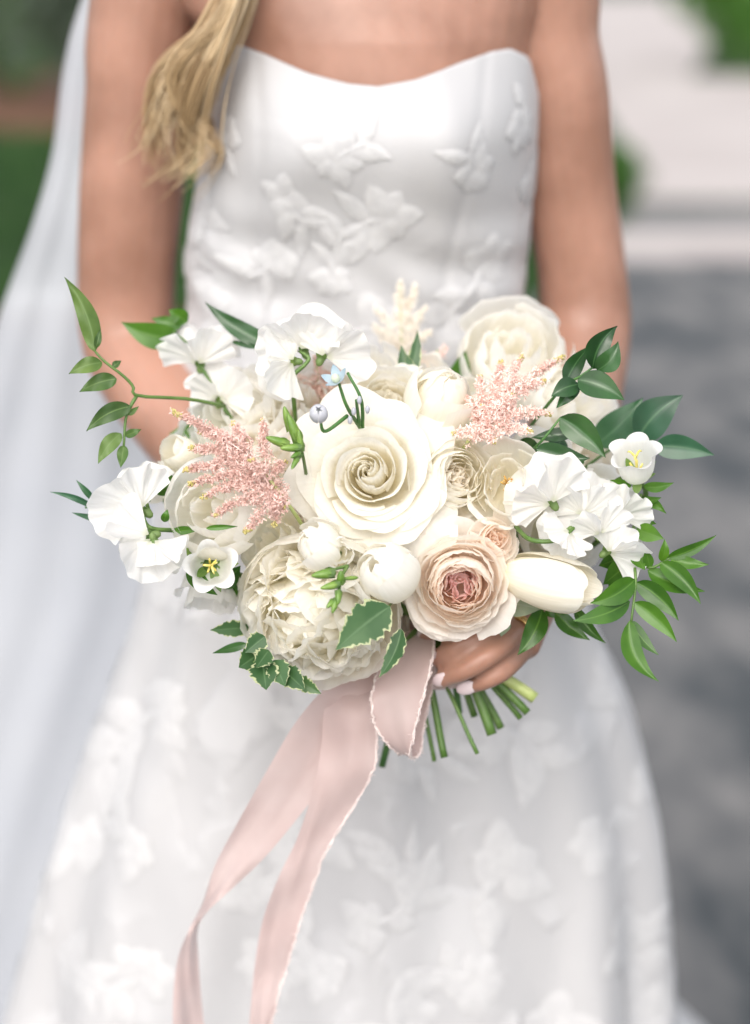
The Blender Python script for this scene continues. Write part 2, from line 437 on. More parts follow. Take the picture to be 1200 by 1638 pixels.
def pea_petal(L, A, bend, ruf, notch, fold, g, nu=31, nv=15):
    """broad crinkled petal: smooth at the claw, wavy only towards its rim"""
    u, v = np.meshgrid(np.linspace(-1, 1, nu), np.linspace(0, 1, nv))
    a = u * A
    rho = L * v * (1 - 0.16 * np.abs(u) ** 3 - notch * np.exp(-(u / 0.12) ** 2) + 0.05 * wiggle(u, 3, g))
    x, y = rho * np.sin(a), rho * np.cos(a)
    ph = g.uniform(0, 6.28)
    z = bend * L * v ** 2.2 - fold * np.sqrt(x * x + (0.06 * L) ** 2)
    z = z + ruf * v ** 2.3 * (wiggle(u, 4, g) + 0.38 * v * np.sin(u * g.uniform(8, 12) + 2.2 * v + ph)) + ruf * 0.10 * v ** 1.2 * np.sin(u * 19 + 5 * v + ph)
    y = y + 0.5 * ruf * v ** 3 * wiggle(u, 5, g); x = x + 0.4 * ruf * v ** 3 * wiggle(u, 5, g)
    return np.stack([x, y, z], -1).reshape(-1, 3), grid_faces(nu, nv), v, u
def ellipsoid(rx, ry, rz, seg=10, rings=7, tip=0.0):
    V, th = [], np.linspace(0, math.pi, rings)
    for t in th:
        for k in range(seg):
            a = 2 * math.pi * k / seg
            s = math.sin(t) * (1 - tip * (1 + math.cos(t)) * 0.25)
            V.append((rx * s * math.cos(a), ry * s * math.sin(a), rz * math.cos(t)))
    return np.array(V), grid_faces(seg, rings, True)
def axis_matrix(origin, n, roll=0.0):
    n = Vector(n).normalized()
    x = UP.cross(n)
    if x.length < 1e-3:
        x = RIGHT.copy()
    x.normalize(); y = n.cross(x)
    m = Matrix((x, y, n)).transposed().to_4x4()
    return Matrix.Translation(origin) @ m @ Matrix.Rotation(roll, 4, 'Z')
def face_dir(ax, ay):
    return (-FWD + RIGHT * ax + UP * ay).normalized()
def aim(direction, normal):
    """rotation whose +y runs along direction and whose +z is as near normal as can be"""
    y = Vector(direction).normalized(); x = y.cross(Vector(normal)).normalized(); z = x.cross(y)
    return Matrix((x, y, z)).transposed().to_4x4()

# ------------------------------------------------------------------ ground and background
def sheet(name, pts, z, mat, kind='structure'):
    o = obj(name, mesh(name, [(x, y, z) for x, y in pts], [tuple(range(len(pts)))], smooth=False), mat)
    o['kind'] = kind
    return o
M['earth'] = noisy_mat('earth and grass', (0.014, 0.036, 0.007), (0.032, 0.055, 0.014), 0.6, 0.9, 0.3, 0.02)
M['asphalt'] = noisy_mat('asphalt', (0.050, 0.056, 0.060), (0.22, 0.21, 0.20), 3.0, 0.85, 0.4, 0.01, 9, lo=0.42, hi=0.70, stretch=(1.4, 0.6, 1))
M['sunlit_paving'] = noisy_mat('pale concrete', (0.40, 0.355, 0.335), (0.50, 0.455, 0.43), 0.8, 0.85, 0.2, 0.004, 7)  # sunlight on the drive, put into a pale base colour
M['mulch'] = noisy_mat('bark mulch', (0.07, 0.030, 0.015), (0.17, 0.075, 0.035), 9, 0.95, 0.8, 0.03)
M['grass'] = noisy_mat('grass blade', (0.010, 0.048, 0.004), (0.026, 0.085, 0.009), 1.5, 0.6, 0)
sheet('ground', [(-400, -400), (400, -400), (400, 400), (-400, 400)], 0.0, 'earth')
sheet('driveway', [(-6, -6), (9, -6), (9, 8.1), (0.95, 8.1), (0.55, 6.75), (-6, 6.2)], 0.006, 'asphalt')
sheet('sunlit_band', [(0.98, 8.1), (9, 8.1), (9, 8.95), (1.2, 8.95)], 0.010, 'sunlit_paving')  # band of dappled sun across the drive, painted as a pale sheet
M['shaded_asphalt'] = noisy_mat('shaded asphalt', (0.13, 0.13, 0.13), (0.26, 0.245, 0.235), 1.3, 0.85, 0.3, 0.01, 8)  # shade between the sunlit stretches, put into a greyer colour
sheet('shade_strip', [(1.2, 8.95), (9, 8.85), (9, 10.6), (1.5, 9.9)], 0.006, 'shaded_asphalt')  # strip of shade across the drive, painted as its own sheet
sheet('pale_drive', [(1.5, 10.1), (9, 10.4), (9, 20.5), (3.6, 20.5), (12, 60), (5.2, 60), (1.9, 14.0)], 0.008, 'sunlit_paving')  # far stretch of drive; its pale colour stands in for the sun on it
sheet('soil_edge', [(-6, 6.2), (0.55, 6.75), (0.58, 6.95), (-6, 6.75)], 0.012, 'mulch')
sheet('planting_bed', [(-12, 13.9), (1.0, 13.9), (1.2, 21), (-12, 21)], 0.012, 'mulch')
def grass():
    g = np.random.default_rng(3); n = 72000
    x = g.uniform(-7.5, 1.75, n); y = 6.75 + (13.95 - 6.75) * g.uniform(0, 1, n) ** 1.3
    keep = x < 0.56 + (y - 6.75) * 0.27
    x, y = x[keep], y[keep]; k = len(x)
    h = g.uniform(0.05, 0.10, k); a = g.uniform(0, 6.28, k); w = g.uniform(0.004, 0.008, k)
    lx, ly = g.normal(0, 0.02, k), g.normal(0, 0.02, k)
    V = np.empty((k, 3, 3))
    V[:, 0] = np.stack([x - w * np.cos(a), y - w * np.sin(a), np.zeros(k)], 1)
    V[:, 1] = np.stack([x + w * np.cos(a), y + w * np.sin(a), np.zeros(k)], 1)
    V[:, 2] = np.stack([x + lx, y + ly, h], 1)
    o = obj('lawn_grass', mesh('lawn_grass', V.reshape(-1, 3), np.arange(3 * k).reshape(-1, 3), smooth=False), 'grass', kind='stuff')
    tag(o, 'mown green lawn behind the bride beside the driveway', 'grass')
grass()
M['shrub_leaf'] = leaf_mat('shrub leaf', (0.030, 0.085, 0.014), (0.075, 0.17, 0.03), (0.09, 0.18, 0.04), 0.5, 0.3)
M['shrub_bright'] = leaf_mat('bright shrub leaf', (0.05, 0.16, 0.018), (0.11, 0.26, 0.04), (0.12, 0.24, 0.05), 0.5, 0.3)
M['shrub_grey'] = leaf_mat('silvery shrub leaf', (0.10, 0.14, 0.09), (0.17, 0.20, 0.15), (0.2, 0.24, 0.18), 0.6, 0.2)
M['bark'] = noisy_mat('bark', (0.05, 0.035, 0.022), (0.13, 0.095, 0.065), 25, 0.9, 0.6, 0.01)
def shrub(name, label, x, y, rx, ry, h, n, leaf, mat, seed, group=None, low=0.05):
    g = np.random.default_rng(seed)
    t = thing(name, label, 'shrub', (x, y, 0), group)
    acc = Acc()
    for k in range(7):
        a = g.uniform(0, 6.28); e = (math.cos(a) * rx * 0.6, math.sin(a) * ry * 0.6, h * g.uniform(0.55, 0.85))
        acc.add(*tube([(0, 0, -0.02), (e[0] * 0.35, e[1] * 0.35, e[2] * 0.5), e], [0.03 * h, 0.02 * h, 0.006 * h], 5, 6))
    obj('trunk', acc.mesh('trunk'), 'bark', t)
    lumps = [(g.normal(0, 0.45) * rx, g.normal(0, 0.45) * ry, h * g.uniform(0.3, 0.75), g.uniform(0.28, 0.5)) for _ in range(16)]
    V, U, Tt = [], [], []
    for k in range(n):
        cx_, cy_, cz_, rr = lumps[g.integers(len(lumps))]
        d = g.normal(0, 1, 3); d /= np.linalg.norm(d); q = g.uniform(0.55, 1.0) ** 0.5
        c = np.array([cx_ + d[0] * rx * rr * q, cy_ + d[1] * ry * rr * q, max(low, cz_ + d[2] * h * rr * 0.8 * q)])
        a = g.normal(0, 1, 3); a /= np.linalg.norm(a); b = np.cross(a, g.normal(0, 1, 3)); b /= np.linalg.norm(b)
        s = leaf * g.uniform(0.6, 1.3)
        V += [c - a * s, c + b * s * 0.4, c + a * s, c - b * s * 0.4]; U += [0.3] * 4; Tt += [0.5] * 4
    obj('crown', mesh('crown', V, np.arange(4 * n).reshape(-1, 4), Tt, U, False), mat, t, 'stuff')
    return t
shrub('shrub', 'round dark green shrub at the left end of the bark bed behind the lawn', -4.6, 17.6, 1.1, 0.9, 1.9, 5200, 0.07, 'shrub_leaf', 1)
shrub('shrub', 'silvery green shrub standing beside the veil in the bark bed', -2.75, 17.3, 0.75, 0.7, 1.7, 4200, 0.06, 'shrub_grey', 2)
shrub('shrub', 'green shrub in the bark bed hidden behind the bride', -0.9, 18.0, 1.2, 0.9, 1.8, 4200, 0.07, 'shrub_leaf', 3)
shrub('shrub', 'tall green shrub at the far end of the bark bed near the pale drive', 0.8, 19.5, 0.9, 0.8, 2.0, 4200, 0.07, 'shrub_leaf', 4)
shrub('shrub', 'bright green clipped shrub at the far edge of the pale drive', 4.5, 21.9, 0.75, 0.7, 1.5, 6000, 0.06, 'shrub_bright', 5)
shrub('shrub', 'dark green shrub to the side of the bright clipped shrub on the drive', 6.3, 22.6, 0.95, 0.8, 1.7, 5200, 0.07, 'shrub_leaf', 6)
shrub('shrub', 'pale silvery shrub behind the bright clipped shrub', 6.6, 25.6, 1.0, 0.8, 2.1, 3600, 0.07, 'shrub_grey', 8)
shrub('shrub', 'broad dark green shrub past the round one, farther from the veil', -7.0, 18.2, 1.3, 0.9, 2.1, 4200, 0.08, 'shrub_leaf', 9)
shrub('shrub', 'bright green shrub closing the bark bed beyond the broad dark one', -9.6, 17.8, 1.3, 0.9, 1.8, 4200, 0.08, 'shrub_bright', 10)
shrub('plant_clump', 'small green leafy clump at the lawn corner beside her arm', 1.36, 9.9, 0.12, 0.12, 0.34, 900, 0.03, 'shrub_bright', 7, low=0.01)

# ------------------------------------------------------------------ the bride
YB = 1.42                                    # the vertical plane she stands in
def zrow(py): return PY(600, py, YB).z
def xcol(px, py): return PY(px, py, YB).x
person = thing('person', 'bride in a strapless ivory gown holding the bouquet at her waist', 'person', (-0.02, YB, 0))
PINV = person.matrix_world.inverted()

# gown outline: photo row, left and right outline, half depth in front, half depth behind
ROWS = [(40, 352, 850, .090, .085), (110, 336, 860, .100, .088), (200, 332, 860, .112, .088), (300, 313, 853, .104, .085), (400, 298, 842, .095, .083),
        (480, 302, 838, .094, .085), (560, 288, 850, .100, .095), (680, 268, 878, .112, .115), (830, 246, 912, .128, .135), (985, 212, 946, .145, .15),
        (1110, 166, 998, .160, .17), (1200, 132, 1022, .170, .19), (1300, 100, 1046, .180, .21), (1400, 72, 1056, .190, .25), (1560, 30, 1066, .205, .32), (1660, 0, 1078, .215, .38)]
gz = [zrow(r[0]) for r in ROWS]; gl = [xcol(r[1], r[0]) for r in ROWS]; gr = [xcol(r[2], r[0]) for r in ROWS]
gf = [r[3] for r in ROWS]; gb = [r[4] for r in ROWS]
for z_, l_, r_, f_, b_ in ((0.25, -0.40, 0.36, .235, .55), (0.12, -0.46, 0.455, .25, .76), (0.008, -0.52, 0.54, .27, .95)):
    gz.append(z_); gl.append(l_); gr.append(r_); gf.append(f_); gb.append(b_)
DENSE = catmull(np.stack([gz, gl, gr, gf, gb], 1), 220)
def gown_ring(z):
    zz = DENSE[::-1, 0]
    return [float(np.interp(z, zz, DENSE[::-1, k])) for k in (1, 2, 3, 4)]
def gown_point(phi, z, grow=0.0):
    """phi 0 = her left (photo right), pi/2 = front"""
    l, r, f, b = gown_ring(z)
    xc, a = (l + r) / 2, (r - l) / 2 + grow
    c, s = math.cos(phi), math.sin(phi)
    x = xc + a * math.copysign(abs(c) ** 0.92, c)
    dep = (f if s > 0 else b) + grow
    y = YB - dep * math.copysign(abs(s) ** 0.92, s)
    zb = zrow(215)
    if s > 0:                                # the bust
        for bx in (-0.062, 0.060):
            y -= 0.020 * math.exp(-((x - xc - bx) / 0.048) ** 2 - ((z - zb) / 0.055) ** 2) * s
    low = max(0.0, zrow(520) - z)            # soft folds that open towards the hem
    k = 0.020 * min(1.0, low / 0.7) ** 1.3
    wv = math.sin(phi * 9 + 0.6) + 0.6 * math.sin(phi * 15 + 2.0 + z * 2.0) + 0.5 * math.sin(phi * 5 + 1.0)
    y -= s * k * wv * 0.8; x += c * k * wv * 0.35
    if s > 0 and z > zrow(560):              # curved bodice seams and pull wrinkles at the waist
        for sx, bx in ((-0.082, -0.010), (0.078, 0.010)):
            xs = xc + sx + bx * math.sin((z - zb) * 9)
            y += 0.0013 * math.exp(-((x - xs) / 0.0045) ** 2)
        wz = math.exp(-((z - zrow(420)) / 0.06) ** 2)
        y += 0.0026 * wz * math.sin(z * 150 + (x - xc) * 60 + 1.5 * math.sin(x * 40)) * (0.25 + abs(c))
    return (x, y, z)
NECK = [(330, 128), (340, 96), (358, 74), (385, 66), (430, 78), (500, 103), (560, 118), (605, 122), (660, 112), (730, 88), (780, 74), (812, 71), (838, 84), (852, 104), (866, 150)]
def neck_py(px):
    return float(np.interp(px, [p[0] for p in NECK], [p[1] for p in NECK]))
def gown():
    nphi, nb, ns = 320, 70, 130
    V = []
    for j in range(ns):                      # hem up to the waist
        z = gz[-1] + (zrow(480) - gz[-1]) * (j / ns) ** 1.0
        for i in range(nphi):
            V.append(gown_point(2 * math.pi * i / nphi, z))
    for j in range(nb + 1):                  # waist up to the neckline
        for i in range(nphi):
            phi = 2 * math.pi * i / nphi
            z0 = zrow(480)
            x, y, _ = gown_point(phi, zrow(120))
            if math.sin(phi) > 0:
                zt = zrow(neck_py(CX + F * x / (YB * math.cos(PITCH) + (CAM_H - zrow(110)) * math.sin(PITCH))))
                e = abs(math.cos(phi))
                if e > 0.93: zt = zt + (zrow(150) - zt) * (e - 0.93) / 0.07
            else:
                zt = zrow(150) - 0.03 * abs(math.sin(phi))
            V.append(gown_point(phi, z0 + (zt - z0) * j / nb))
    V = np.array(V)
    g = np.random.default_rng(2)             # crumples of the satin
    for (kx, kz, am) in ((14, 9, .0016), (23, 31, .0010), (41, 17, .0007), (9, 44, .0008), (60, 50, .0004)):
        ph = g.uniform(0, 6.28, 2)
        V[:, 1] += am * np.sin(V[:, 0] * kx * 3 + V[:, 2] * 11 + ph[0]) * np.sin(V[:, 2] * kz + V[:, 0] * 17 + ph[1])
    me = mesh('dress', xf(PINV, V), grid_faces(nphi, ns + nb + 1, True))
    o = obj('dress', me, 'dress', person)
    so = o.modifiers.new('cloth', 'SOLIDIFY'); so.thickness = 0.003; so.offset = 1
    o['label'] = 'strapless ivory satin gown with floral lace'
    tr = BVHTree.FromPolygons([Vector(v) for v in V], grid_faces(nphi, ns + nb + 1, True))
    return o, tr
dress, dress_bvh = gown()
def lace(phi0, z0, size, rot, g, leaves):
    l, r, f, b = gown_ring(z0)
    xc = (l + r) / 2; rad = max(0.09, ((r - l) / 2 + f) / 2)
    acc = Acc()
    def put(uv, h):
        p = phi0 + uv[0] / rad; z = z0 + uv[1]
        org = Vector((xc, YB, z)); d = Vector((math.cos(p), -math.sin(p), 0))
        hit = dress_bvh.ray_cast(org, d)
        if hit[0] is None: return None
        return hit[0] + d * h
    def lobe(base, ang, L, W, pointed):
        nu, nv = 5, 7; V = []
        for j in range(nv):
            v = j / (nv - 1)
            w = W * (math.sin(math.pi * min(1, v ** (0.8 if pointed else 0.62))) ** (1.0 if pointed else 0.6)) * 0.5 + 0.0006
            for i in range(nu):
                u = -1 + 2 * i / (nu - 1)
                x, y = u * w, v * L + 0.08 * L * math.sin(4 * v + ang) * 0
                h = 0.0007 + 0.0009 * (1 - u ** 4) * math.sin(math.pi * min(0.97, v + 0.03)) ** 0.5
                q = (base[0] + x * math.cos(ang) - y * math.sin(ang), base[1] + x * math.sin(ang) + y * math.cos(ang))
                w_ = put(q, h)
                if w_ is None: return
                V.append(w_)
        acc.add(V, grid_faces(nu, nv))
    p = np.array([0.0, 0.0]); a = rot
    n = g.choice([4, 5, 5, 6]); fan = g.uniform(2.2, 5.2)
    for k in range(n):                       # a flower seen half from the side, petals overlapping
        lobe(p, a + fan * (k / (n - 1) - 0.5) + g.uniform(-.12, .12), size * g.uniform(0.9, 1.5), size * g.uniform(0.9, 1.25), False)
    a = rot + math.pi + g.uniform(-.4, .4)
    for k in range(leaves):
        q0 = p
        lobe(q0, a, size * 1.15, size * 0.30, True)
        p = p + size * 0.75 * np.array([-math.sin(a), math.cos(a)])
        for sgn in g.choice([(-1, 1), (-1, 1), (1,), (-1,)]):
            lobe(p - 0.15 * (p - q0), a + sgn * g.uniform(0.5, 1.0), size * g.uniform(1.3, 2.2), size * g.uniform(0.6, 0.95), True)
        a += g.uniform(-.45, .45)
    if acc.n:
        obj('lace_motif', acc.mesh('lace_motif', PINV @ Matrix()), 'lace', dress).matrix_parent_inverse = Matrix()
def all_lace():
    g = random.Random(11); placed = []
    tries = 0
    while len(placed) < 120 and tries < 4000:
        tries += 1
        z = g.uniform(0.35, zrow(150)); phi = g.uniform(R(-15), R(195))
        l, r, f, b = gown_ring(z); rad = (r - l) / 2
        q = (rad * phi, z)
        size = g.uniform(0.020, 0.034) * (1.0 if z < 0.95 else 0.75)
        if any((q[0] - o[0]) ** 2 + (q[1] - o[1]) ** 2 < (1.6 * size + 1.6 * o[2]) ** 2 for o in placed): continue
        if z > zrow(170): continue
        placed.append((q[0], q[1], size))
        lace(phi, z, size, g.uniform(0, 6.28), g, g.choice([1, 2, 2, 3]))
all_lace()

# ---- body: one continuous skin
def body():
    acc = Acc()
    secs = []
    for z, xc, a, b in ((0.80, -0.01, .150, .100), (0.92, -0.012, .152, .100), (1.0, -0.012, .135, .090), (zrow(480), -0.014, .112, .082), (zrow(330), -0.008, .112, .084),
                        (zrow(215), -0.002, .116, .092), (zrow(130), -0.001, .120, .094), (zrow(60), -0.004, .126, .090), (1.335, -0.010, .138, .083), (1.37, -0.016, .150, .070), (1.398, -0.018, .110, .058),
                        (1.425, -0.019, .066, .052), (1.46, -0.02, .052, .050), (1.52, -0.02, .050, .052)):
        secs.append([(xc + a * math.cos(t), YB + (0.012 if z > 1.38 else 0) - b * math.sin(t), z) for t in np.linspace(0, 2 * math.pi, 40, endpoint=False)])
    V = np.array(secs).reshape(-1, 3); n = len(secs)
    acc.add(V, grid_faces(40, n, True) + [tuple(range(40))[::-1], tuple(range((n - 1) * 40, n * 40))])
    Vh, Fh = ellipsoid(.070, .092, .115, 28, 20)
    acc.add(Vh + np.array([-0.02, YB - 0.012, 1.60]), Fh)
    nose = [(-0.02, YB - 0.095, 1.625), (-0.02, YB - 0.113, 1.595), (-0.02, YB - 0.10, 1.585)]
    acc.add(*tube(nose, [.006, .011, .008], 8, 8))
    for s in (-1, 1):
        Ve, Fe = ellipsoid(.008, .018, .028, 10, 8); acc.add(Ve + np.array([-0.02 + s * .071, YB + 0.0, 1.60]), Fe)
        acc.add(*tube([(-0.015 + s * .085, YB, 0.86), (-0.015 + s * .085, YB, 0.48), (-0.015 + s * .085, YB + .02, 0.06)], [.078, .052, .036], 14, 16))
        acc.add(*tube([(-0.015 + s * .085, YB + .03, 0.045), (-0.015 + s * .09, YB - 0.10, 0.03), (-0.015 + s * .095, YB - 0.15, 0.028)], [.032, .03, .02], 10, 8))
    # arms
    Y2 = 1.445
    def q(px, py, Y): return PY(px, py, Y)
    la = [Vector((-0.135, Y2, 1.372)), Vector((-0.172, Y2, 1.365)), q(226, 60, Y2), q(221, 150, Y2), q(211, 300, Y2), q(203, 430, Y2), q(204, 530, Y2 - .005), q(226, 590, Y2 - .025),
          q(300, 690, 1.36), q(420, 820, 1.29), P(540, 930, 1.30)]
    acc.add(*tube([tuple(p) for p in la], [.040, .045, .0440, .0425, .0430, .0410, .0400, .0395, .0380, .0300, .0230], 22, 70))
    ra = [Vector((0.095, Y2, 1.372)), Vector((0.132, Y2, 1.365)), q(876, 60, Y2), q(895, 150, Y2), q(911, 300, Y2), q(929, 420, Y2), q(936, 510, Y2 - .005), q(930, 580, Y2 - .025),
          q(915, 680, 1.37), q(893, 820, 1.31), P(872, 935, 1.29)]
    acc.add(*tube([tuple(p) for p in ra], [.040, .044, .0415, .0400, .0385, .0370, .0385, .0385, .0360, .0290, .0220], 22, 70))
    # clavicles and shoulder muscle
    for s, xe in ((-1, -0.150), (1, 0.112)):
        acc.add(*tube([(-0.02 + s * .02, YB - 0.060, 1.372), (-0.02 + s * .07, YB - 0.062, 1.382), (xe, YB - 0.02, 1.392)], [.009, .010, .014], 8, 10))
    # her left hand, closed round the stems
    W = P(872, 935, 1.285)
    fingers = {
        'index': [(792, 955, 1.205), (742, 985, 1.168), (706, 1004, 1.168), (682, 1014, 1.182)],
        'middle': [(816, 976, 1.195), (770, 1012, 1.160), (728, 1038, 1.158), (701, 1051, 1.172)],
        'ring': [(836, 1004, 1.190), (792, 1041, 1.155), (746, 1071, 1.153), (709, 1086, 1.167)],
        'little': [(838, 1036, 1.195), (808, 1070, 1.166), (778, 1088, 1.162), (750, 1098, 1.171)]}
    for k, pts in fingers.items():
        w = [P(*p) for p in pts]
        r = 0.92 if k == 'little' else 1.0
        acc.add(*tube([tuple(p) for p in w], [.0090 * r, .0080 * r, .0072 * r, .0060 * r], 12, 20))
        Vt, Ft = ellipsoid(.0066 * r, .0066 * r, .0066 * r, 10, 8); acc.add(Vt + np.array(w[3]), Ft)
        acc.add(*tube([tuple(W), tuple((W + w[0]) / 2 + UP * 0.004), tuple(w[0])], [.017, .0155, .0112], 12, 10))
    acc.add(*tube([tuple(W), tuple(P(800, 960, 1.25)), tuple(P(745, 1000, 1.245)), tuple(P(700, 1040, 1.235))], [.015, .012, .0105, .0085], 12, 14))
    # her right hand, behind the stems
    W2 = P(540, 930, 1.30)
    for k in range(4):
        a = [W2, P(600 + 8 * k, 960 + 22 * k, 1.285), P(665 + 6 * k, 985 + 22 * k, 1.262), P(720, 985 + 24 * k, 1.25), P(752, 990 + 24 * k, 1.235)]
        acc.add(*tube([tuple(p) for p in a], [.017, .0135, .009, .008, .0068], 10, 20))
    acc.add(*tube([tuple(W2), tuple(P(610, 965, 1.26)), tuple(P(655, 1000, 1.225)), tuple(P(668, 1030, 1.21))], [.015, .012, .010, .008], 10, 14))
    o = obj('body', acc.mesh('body', PINV), 'skin', person)
    rm = o.modifiers.new('remesh', 'REMESH'); rm.mode = 'VOXEL'; rm.voxel_size = 0.0027; rm.use_smooth_shade = True
    sm = o.modifiers.new('smooth', 'SMOOTH'); sm.iterations = 4; sm.factor = 0.5
    dg = bpy.context.evaluated_depsgraph_get()
    me = bpy.data.meshes.new_from_object(o.evaluated_get(dg))
    o.modifiers.clear(); o.data = me
    if not me.materials: me.materials.append(M['skin'])
    me.polygons.foreach_set('use_smooth', [True] * len(me.polygons))
    for k, tip in (('middle', (704, 1051, 1.1655)), ('ring', (713, 1085, 1.1605)), ('little', (753, 1098, 1.1645)), ('index', (685, 1013, 1.1755))):
        p3, p2 = P(*fingers[k][3]), P(*fingers[k][2])
        dr = (p3 - p2).normalized()
        V, Fc = ellipsoid(.0052, .0088, .0022, 12, 9)
        mt = Matrix.Translation(P(*tip) + dr * 0.0035) @ aim(dr, face_dir(0.1, -0.15))
        obj('fingernail', mesh('fingernail', xf(PINV @ mt, V), Fc), 'nail', o)
    return fingers
FING = body()
def ring():
    a, b = P(*FING['ring'][0]), P(*FING['ring'][1])
    c = a.lerp(b, 0.20); d = (b - a).normalized()
    mt = axis_matrix(c, d)
    t = thing('ring', 'gold wedding band with a clear stone on her finger', 'ring', mt)
    acc = Acc()
    ph = np.linspace(0, 2 * math.pi, 40)
    acc.add(*tube([(0.0104 * math.cos(p), 0.0104 * math.sin(p), 0) for p in ph], 0.0014, 8, cap=False))
    obj('band', acc.mesh('band'), 'gold', t)
    acc = Acc()
    acc.add(*tube([(0.0104 * math.cos(p), 0.0104 * math.sin(p), -0.0034) for p in ph], 0.0011, 8, cap=False))
    obj('band', acc.mesh('band'), 'gold', t)
    m, nt, out = nodes_of('clear stone')
    gl_ = nn(nt, 'ShaderNodeBsdfGlass', Roughness=0.0, IOR=2.2); nt.links.new(gl_.outputs[0], out.inputs['Surface'])
    dirn = t.matrix_world.inverted().to_3x3() @ (face_dir(0.9, 0.1))
    dirn.z = 0; dirn.normalize()
    V = [(0.0036 * math.cos(k * math.pi / 4), 0.0036 * math.sin(k * math.pi / 4), 0.0005) for k in range(8)] + [(0.0022 * math.cos(k * math.pi / 4), 0.0022 * math.sin(k * math.pi / 4), 0.0018) for k in range(8)] + [(0, 0, -0.003)]
    Fc = [tuple(range(8, 16))] + [(k, (k + 1) % 8, 8 + (k + 1) % 8, 8 + k) for k in range(8)] + [((k + 1) % 8, k, 16) for k in range(8)]
    mt = Matrix.Translation(dirn * 0.0150) @ dirn.to_track_quat('Z', 'Y').to_matrix().to_4x4()
    obj('stone', mesh('stone', xf(mt, V), Fc, smooth=False), m, t)
ring()

def hair():
    g = np.random.default_rng(5); acc = Acc()
    G = [[(430, -620), (430, -330), (405, -90), (352, 30), (300, 84), (262, 135), (243, 190), (227, 232), (240, 262)],
         [(420, -620), (420, -330), (395, -90), (345, 60), (312, 125), (298, 180), (326, 216), (300, 258), (232, 302)],
         [(410, -620), (408, -330), (382, -90), (328, 40), (276, 104), (264, 152), (292, 202), (322, 236), (296, 274), (228, 312)],
         [(440, -620), (436, -330), (410, -90), (362, 60), (336, 132), (322, 200), (316, 240), (282, 280), (236, 300)],
         [(445, -620), (440, -330), (415, -90), (376, 40), (338, 110), (296, 150), (268, 200), (276, 250), (262, 282)]]
    C = [catmull(np.array(q, float), 44) for q in G]
    s = np.linspace(0, 1, 44)[:, None]
    for lock in range(24):
        i, j = g.integers(len(C)), g.integers(len(C)); w = g.uniform(0, 1) if g.uniform() < 0.4 else g.choice([0.05, 0.95])
        base = C[i] * w + C[j] * (1 - w)
        fan = np.clip((s - 0.30) / 0.7, 0, 1)
        base = base + g.normal(0, [6, 4]) * 0.8 + g.normal(0, [17, 12]) * fan + 12 * np.sin(s * g.uniform(7, 14) + g.uniform(0, 6)) * fan
        tone = g.uniform(-1, 1); Yl = 1.322 + g.uniform(0, 0.036); n_l = int(g.uniform(26, 46))
        for k in range(int(g.uniform(14, 34))):
            c = base + g.normal(0, 3.2, 2) * (0.7 + 1.1 * np.sin(s * math.pi)) + g.normal(0, 2.0, 2) * s
            n = max(20, min(44, n_l + int(g.normal(0, 3))))
            ww = 0.010 * np.cos(s[:, 0] * 8 + tone) + g.normal(0, .002)
            pts = [tuple(PY(c[m, 0], c[m, 1], Yl + ww[m] + 0.05 * max(0, -c[m, 1]) / 620)) for m in range(n)]
            V, Fc = tube(pts, [.0007, .0008, .0007, .00022], 4, cap=False)
            acc.add(V, Fc, None, np.full(len(V), tone * 0.7 + g.normal(0, .35)))
    for k in range(60):                      # flyaways
        c = C[g.integers(len(C))] + g.normal(0, 9, 2) + g.normal(0, 16, 2) * s ** 1.5
        pts = [tuple(PY(c[m, 0], c[m, 1], 1.33)) for m in range(40)]
        V, Fc = tube(pts, [.0004, .0004, .0002], 3, cap=False); acc.add(V, Fc, None, np.full(len(V), g.normal(0, .6)))
    for k in range(260):                     # the rest of the hair over the crown and down the back
        a = g.uniform(-0.35, math.pi + 0.35); t0 = g.uniform(0, 1)
        pts = []
        for m in range(14):
            f = m / 13
            if f < 0.5:
                th = f * 2 * 1.9
                pts.append((-0.02 + .082 * math.sin(th) * math.cos(a), YB - 0.0 + .100 * math.sin(th) * math.sin(a), 1.605 + .125 * math.cos(th)))
            else:
                q_ = (f - 0.5) * 2; p0 = pts[6]
                pts.append((p0[0] + 0.004 * math.sin(9 * q_), max(p0[1], YB + 0.02) + 0.03 * q_ + 0.03, p0[2] - 0.28 * q_))
        acc.add(*tube(pts, .0026, 4, cap=False))
    o = obj('hair', acc.mesh('hair', PINV), 'hair', person)
    o['label'] = 'long wavy blond lock falling over her shoulder'
hair()
def veil():
    rows = [(-620, 470, 640, 1.56), (-420, 380, 560, 1.57), (-220, 220, 420, 1.57), (0, 130, 235, 1.555), (110, 101, 232, 1.55), (240, 84, 228, 1.55), (350, 54, 228, 1.55), (450, 18, 232, 1.56), (520, -6, 240, 1.56),
            (700, -60, 262, 1.58), (930, -120, 270, 1.60), (1200, -190, 186, 1.62), (1560, -270, 84, 1.66), (1900, -330, 20, 1.72), (2300, -400, -40, 1.80)]
    A = catmull(np.array(rows, float), 90); V = []; nu = 60
    for py, l, r, Y in A:
        for i in range(nu):
            f = i / (nu - 1)
            s = min(1.0, max(0.15, (py + 200) / 900))
            yy = Y + s * (0.006 * math.sin(f * 7 + 0.6 * math.sin(py / 320)) + 0.002 * math.sin(f * 23 + py / 500))
            p = PY(l + (r - l) * f, py, yy)
            p.z = max(p.z, 0.014)
            V.append(p)
    o = obj('veil', mesh('veil', xf(PINV, np.array(V)), grid_faces(nu, 90)), 'veil', person)
    o['label'] = 'long white tulle veil hanging beside her arm'
veil()

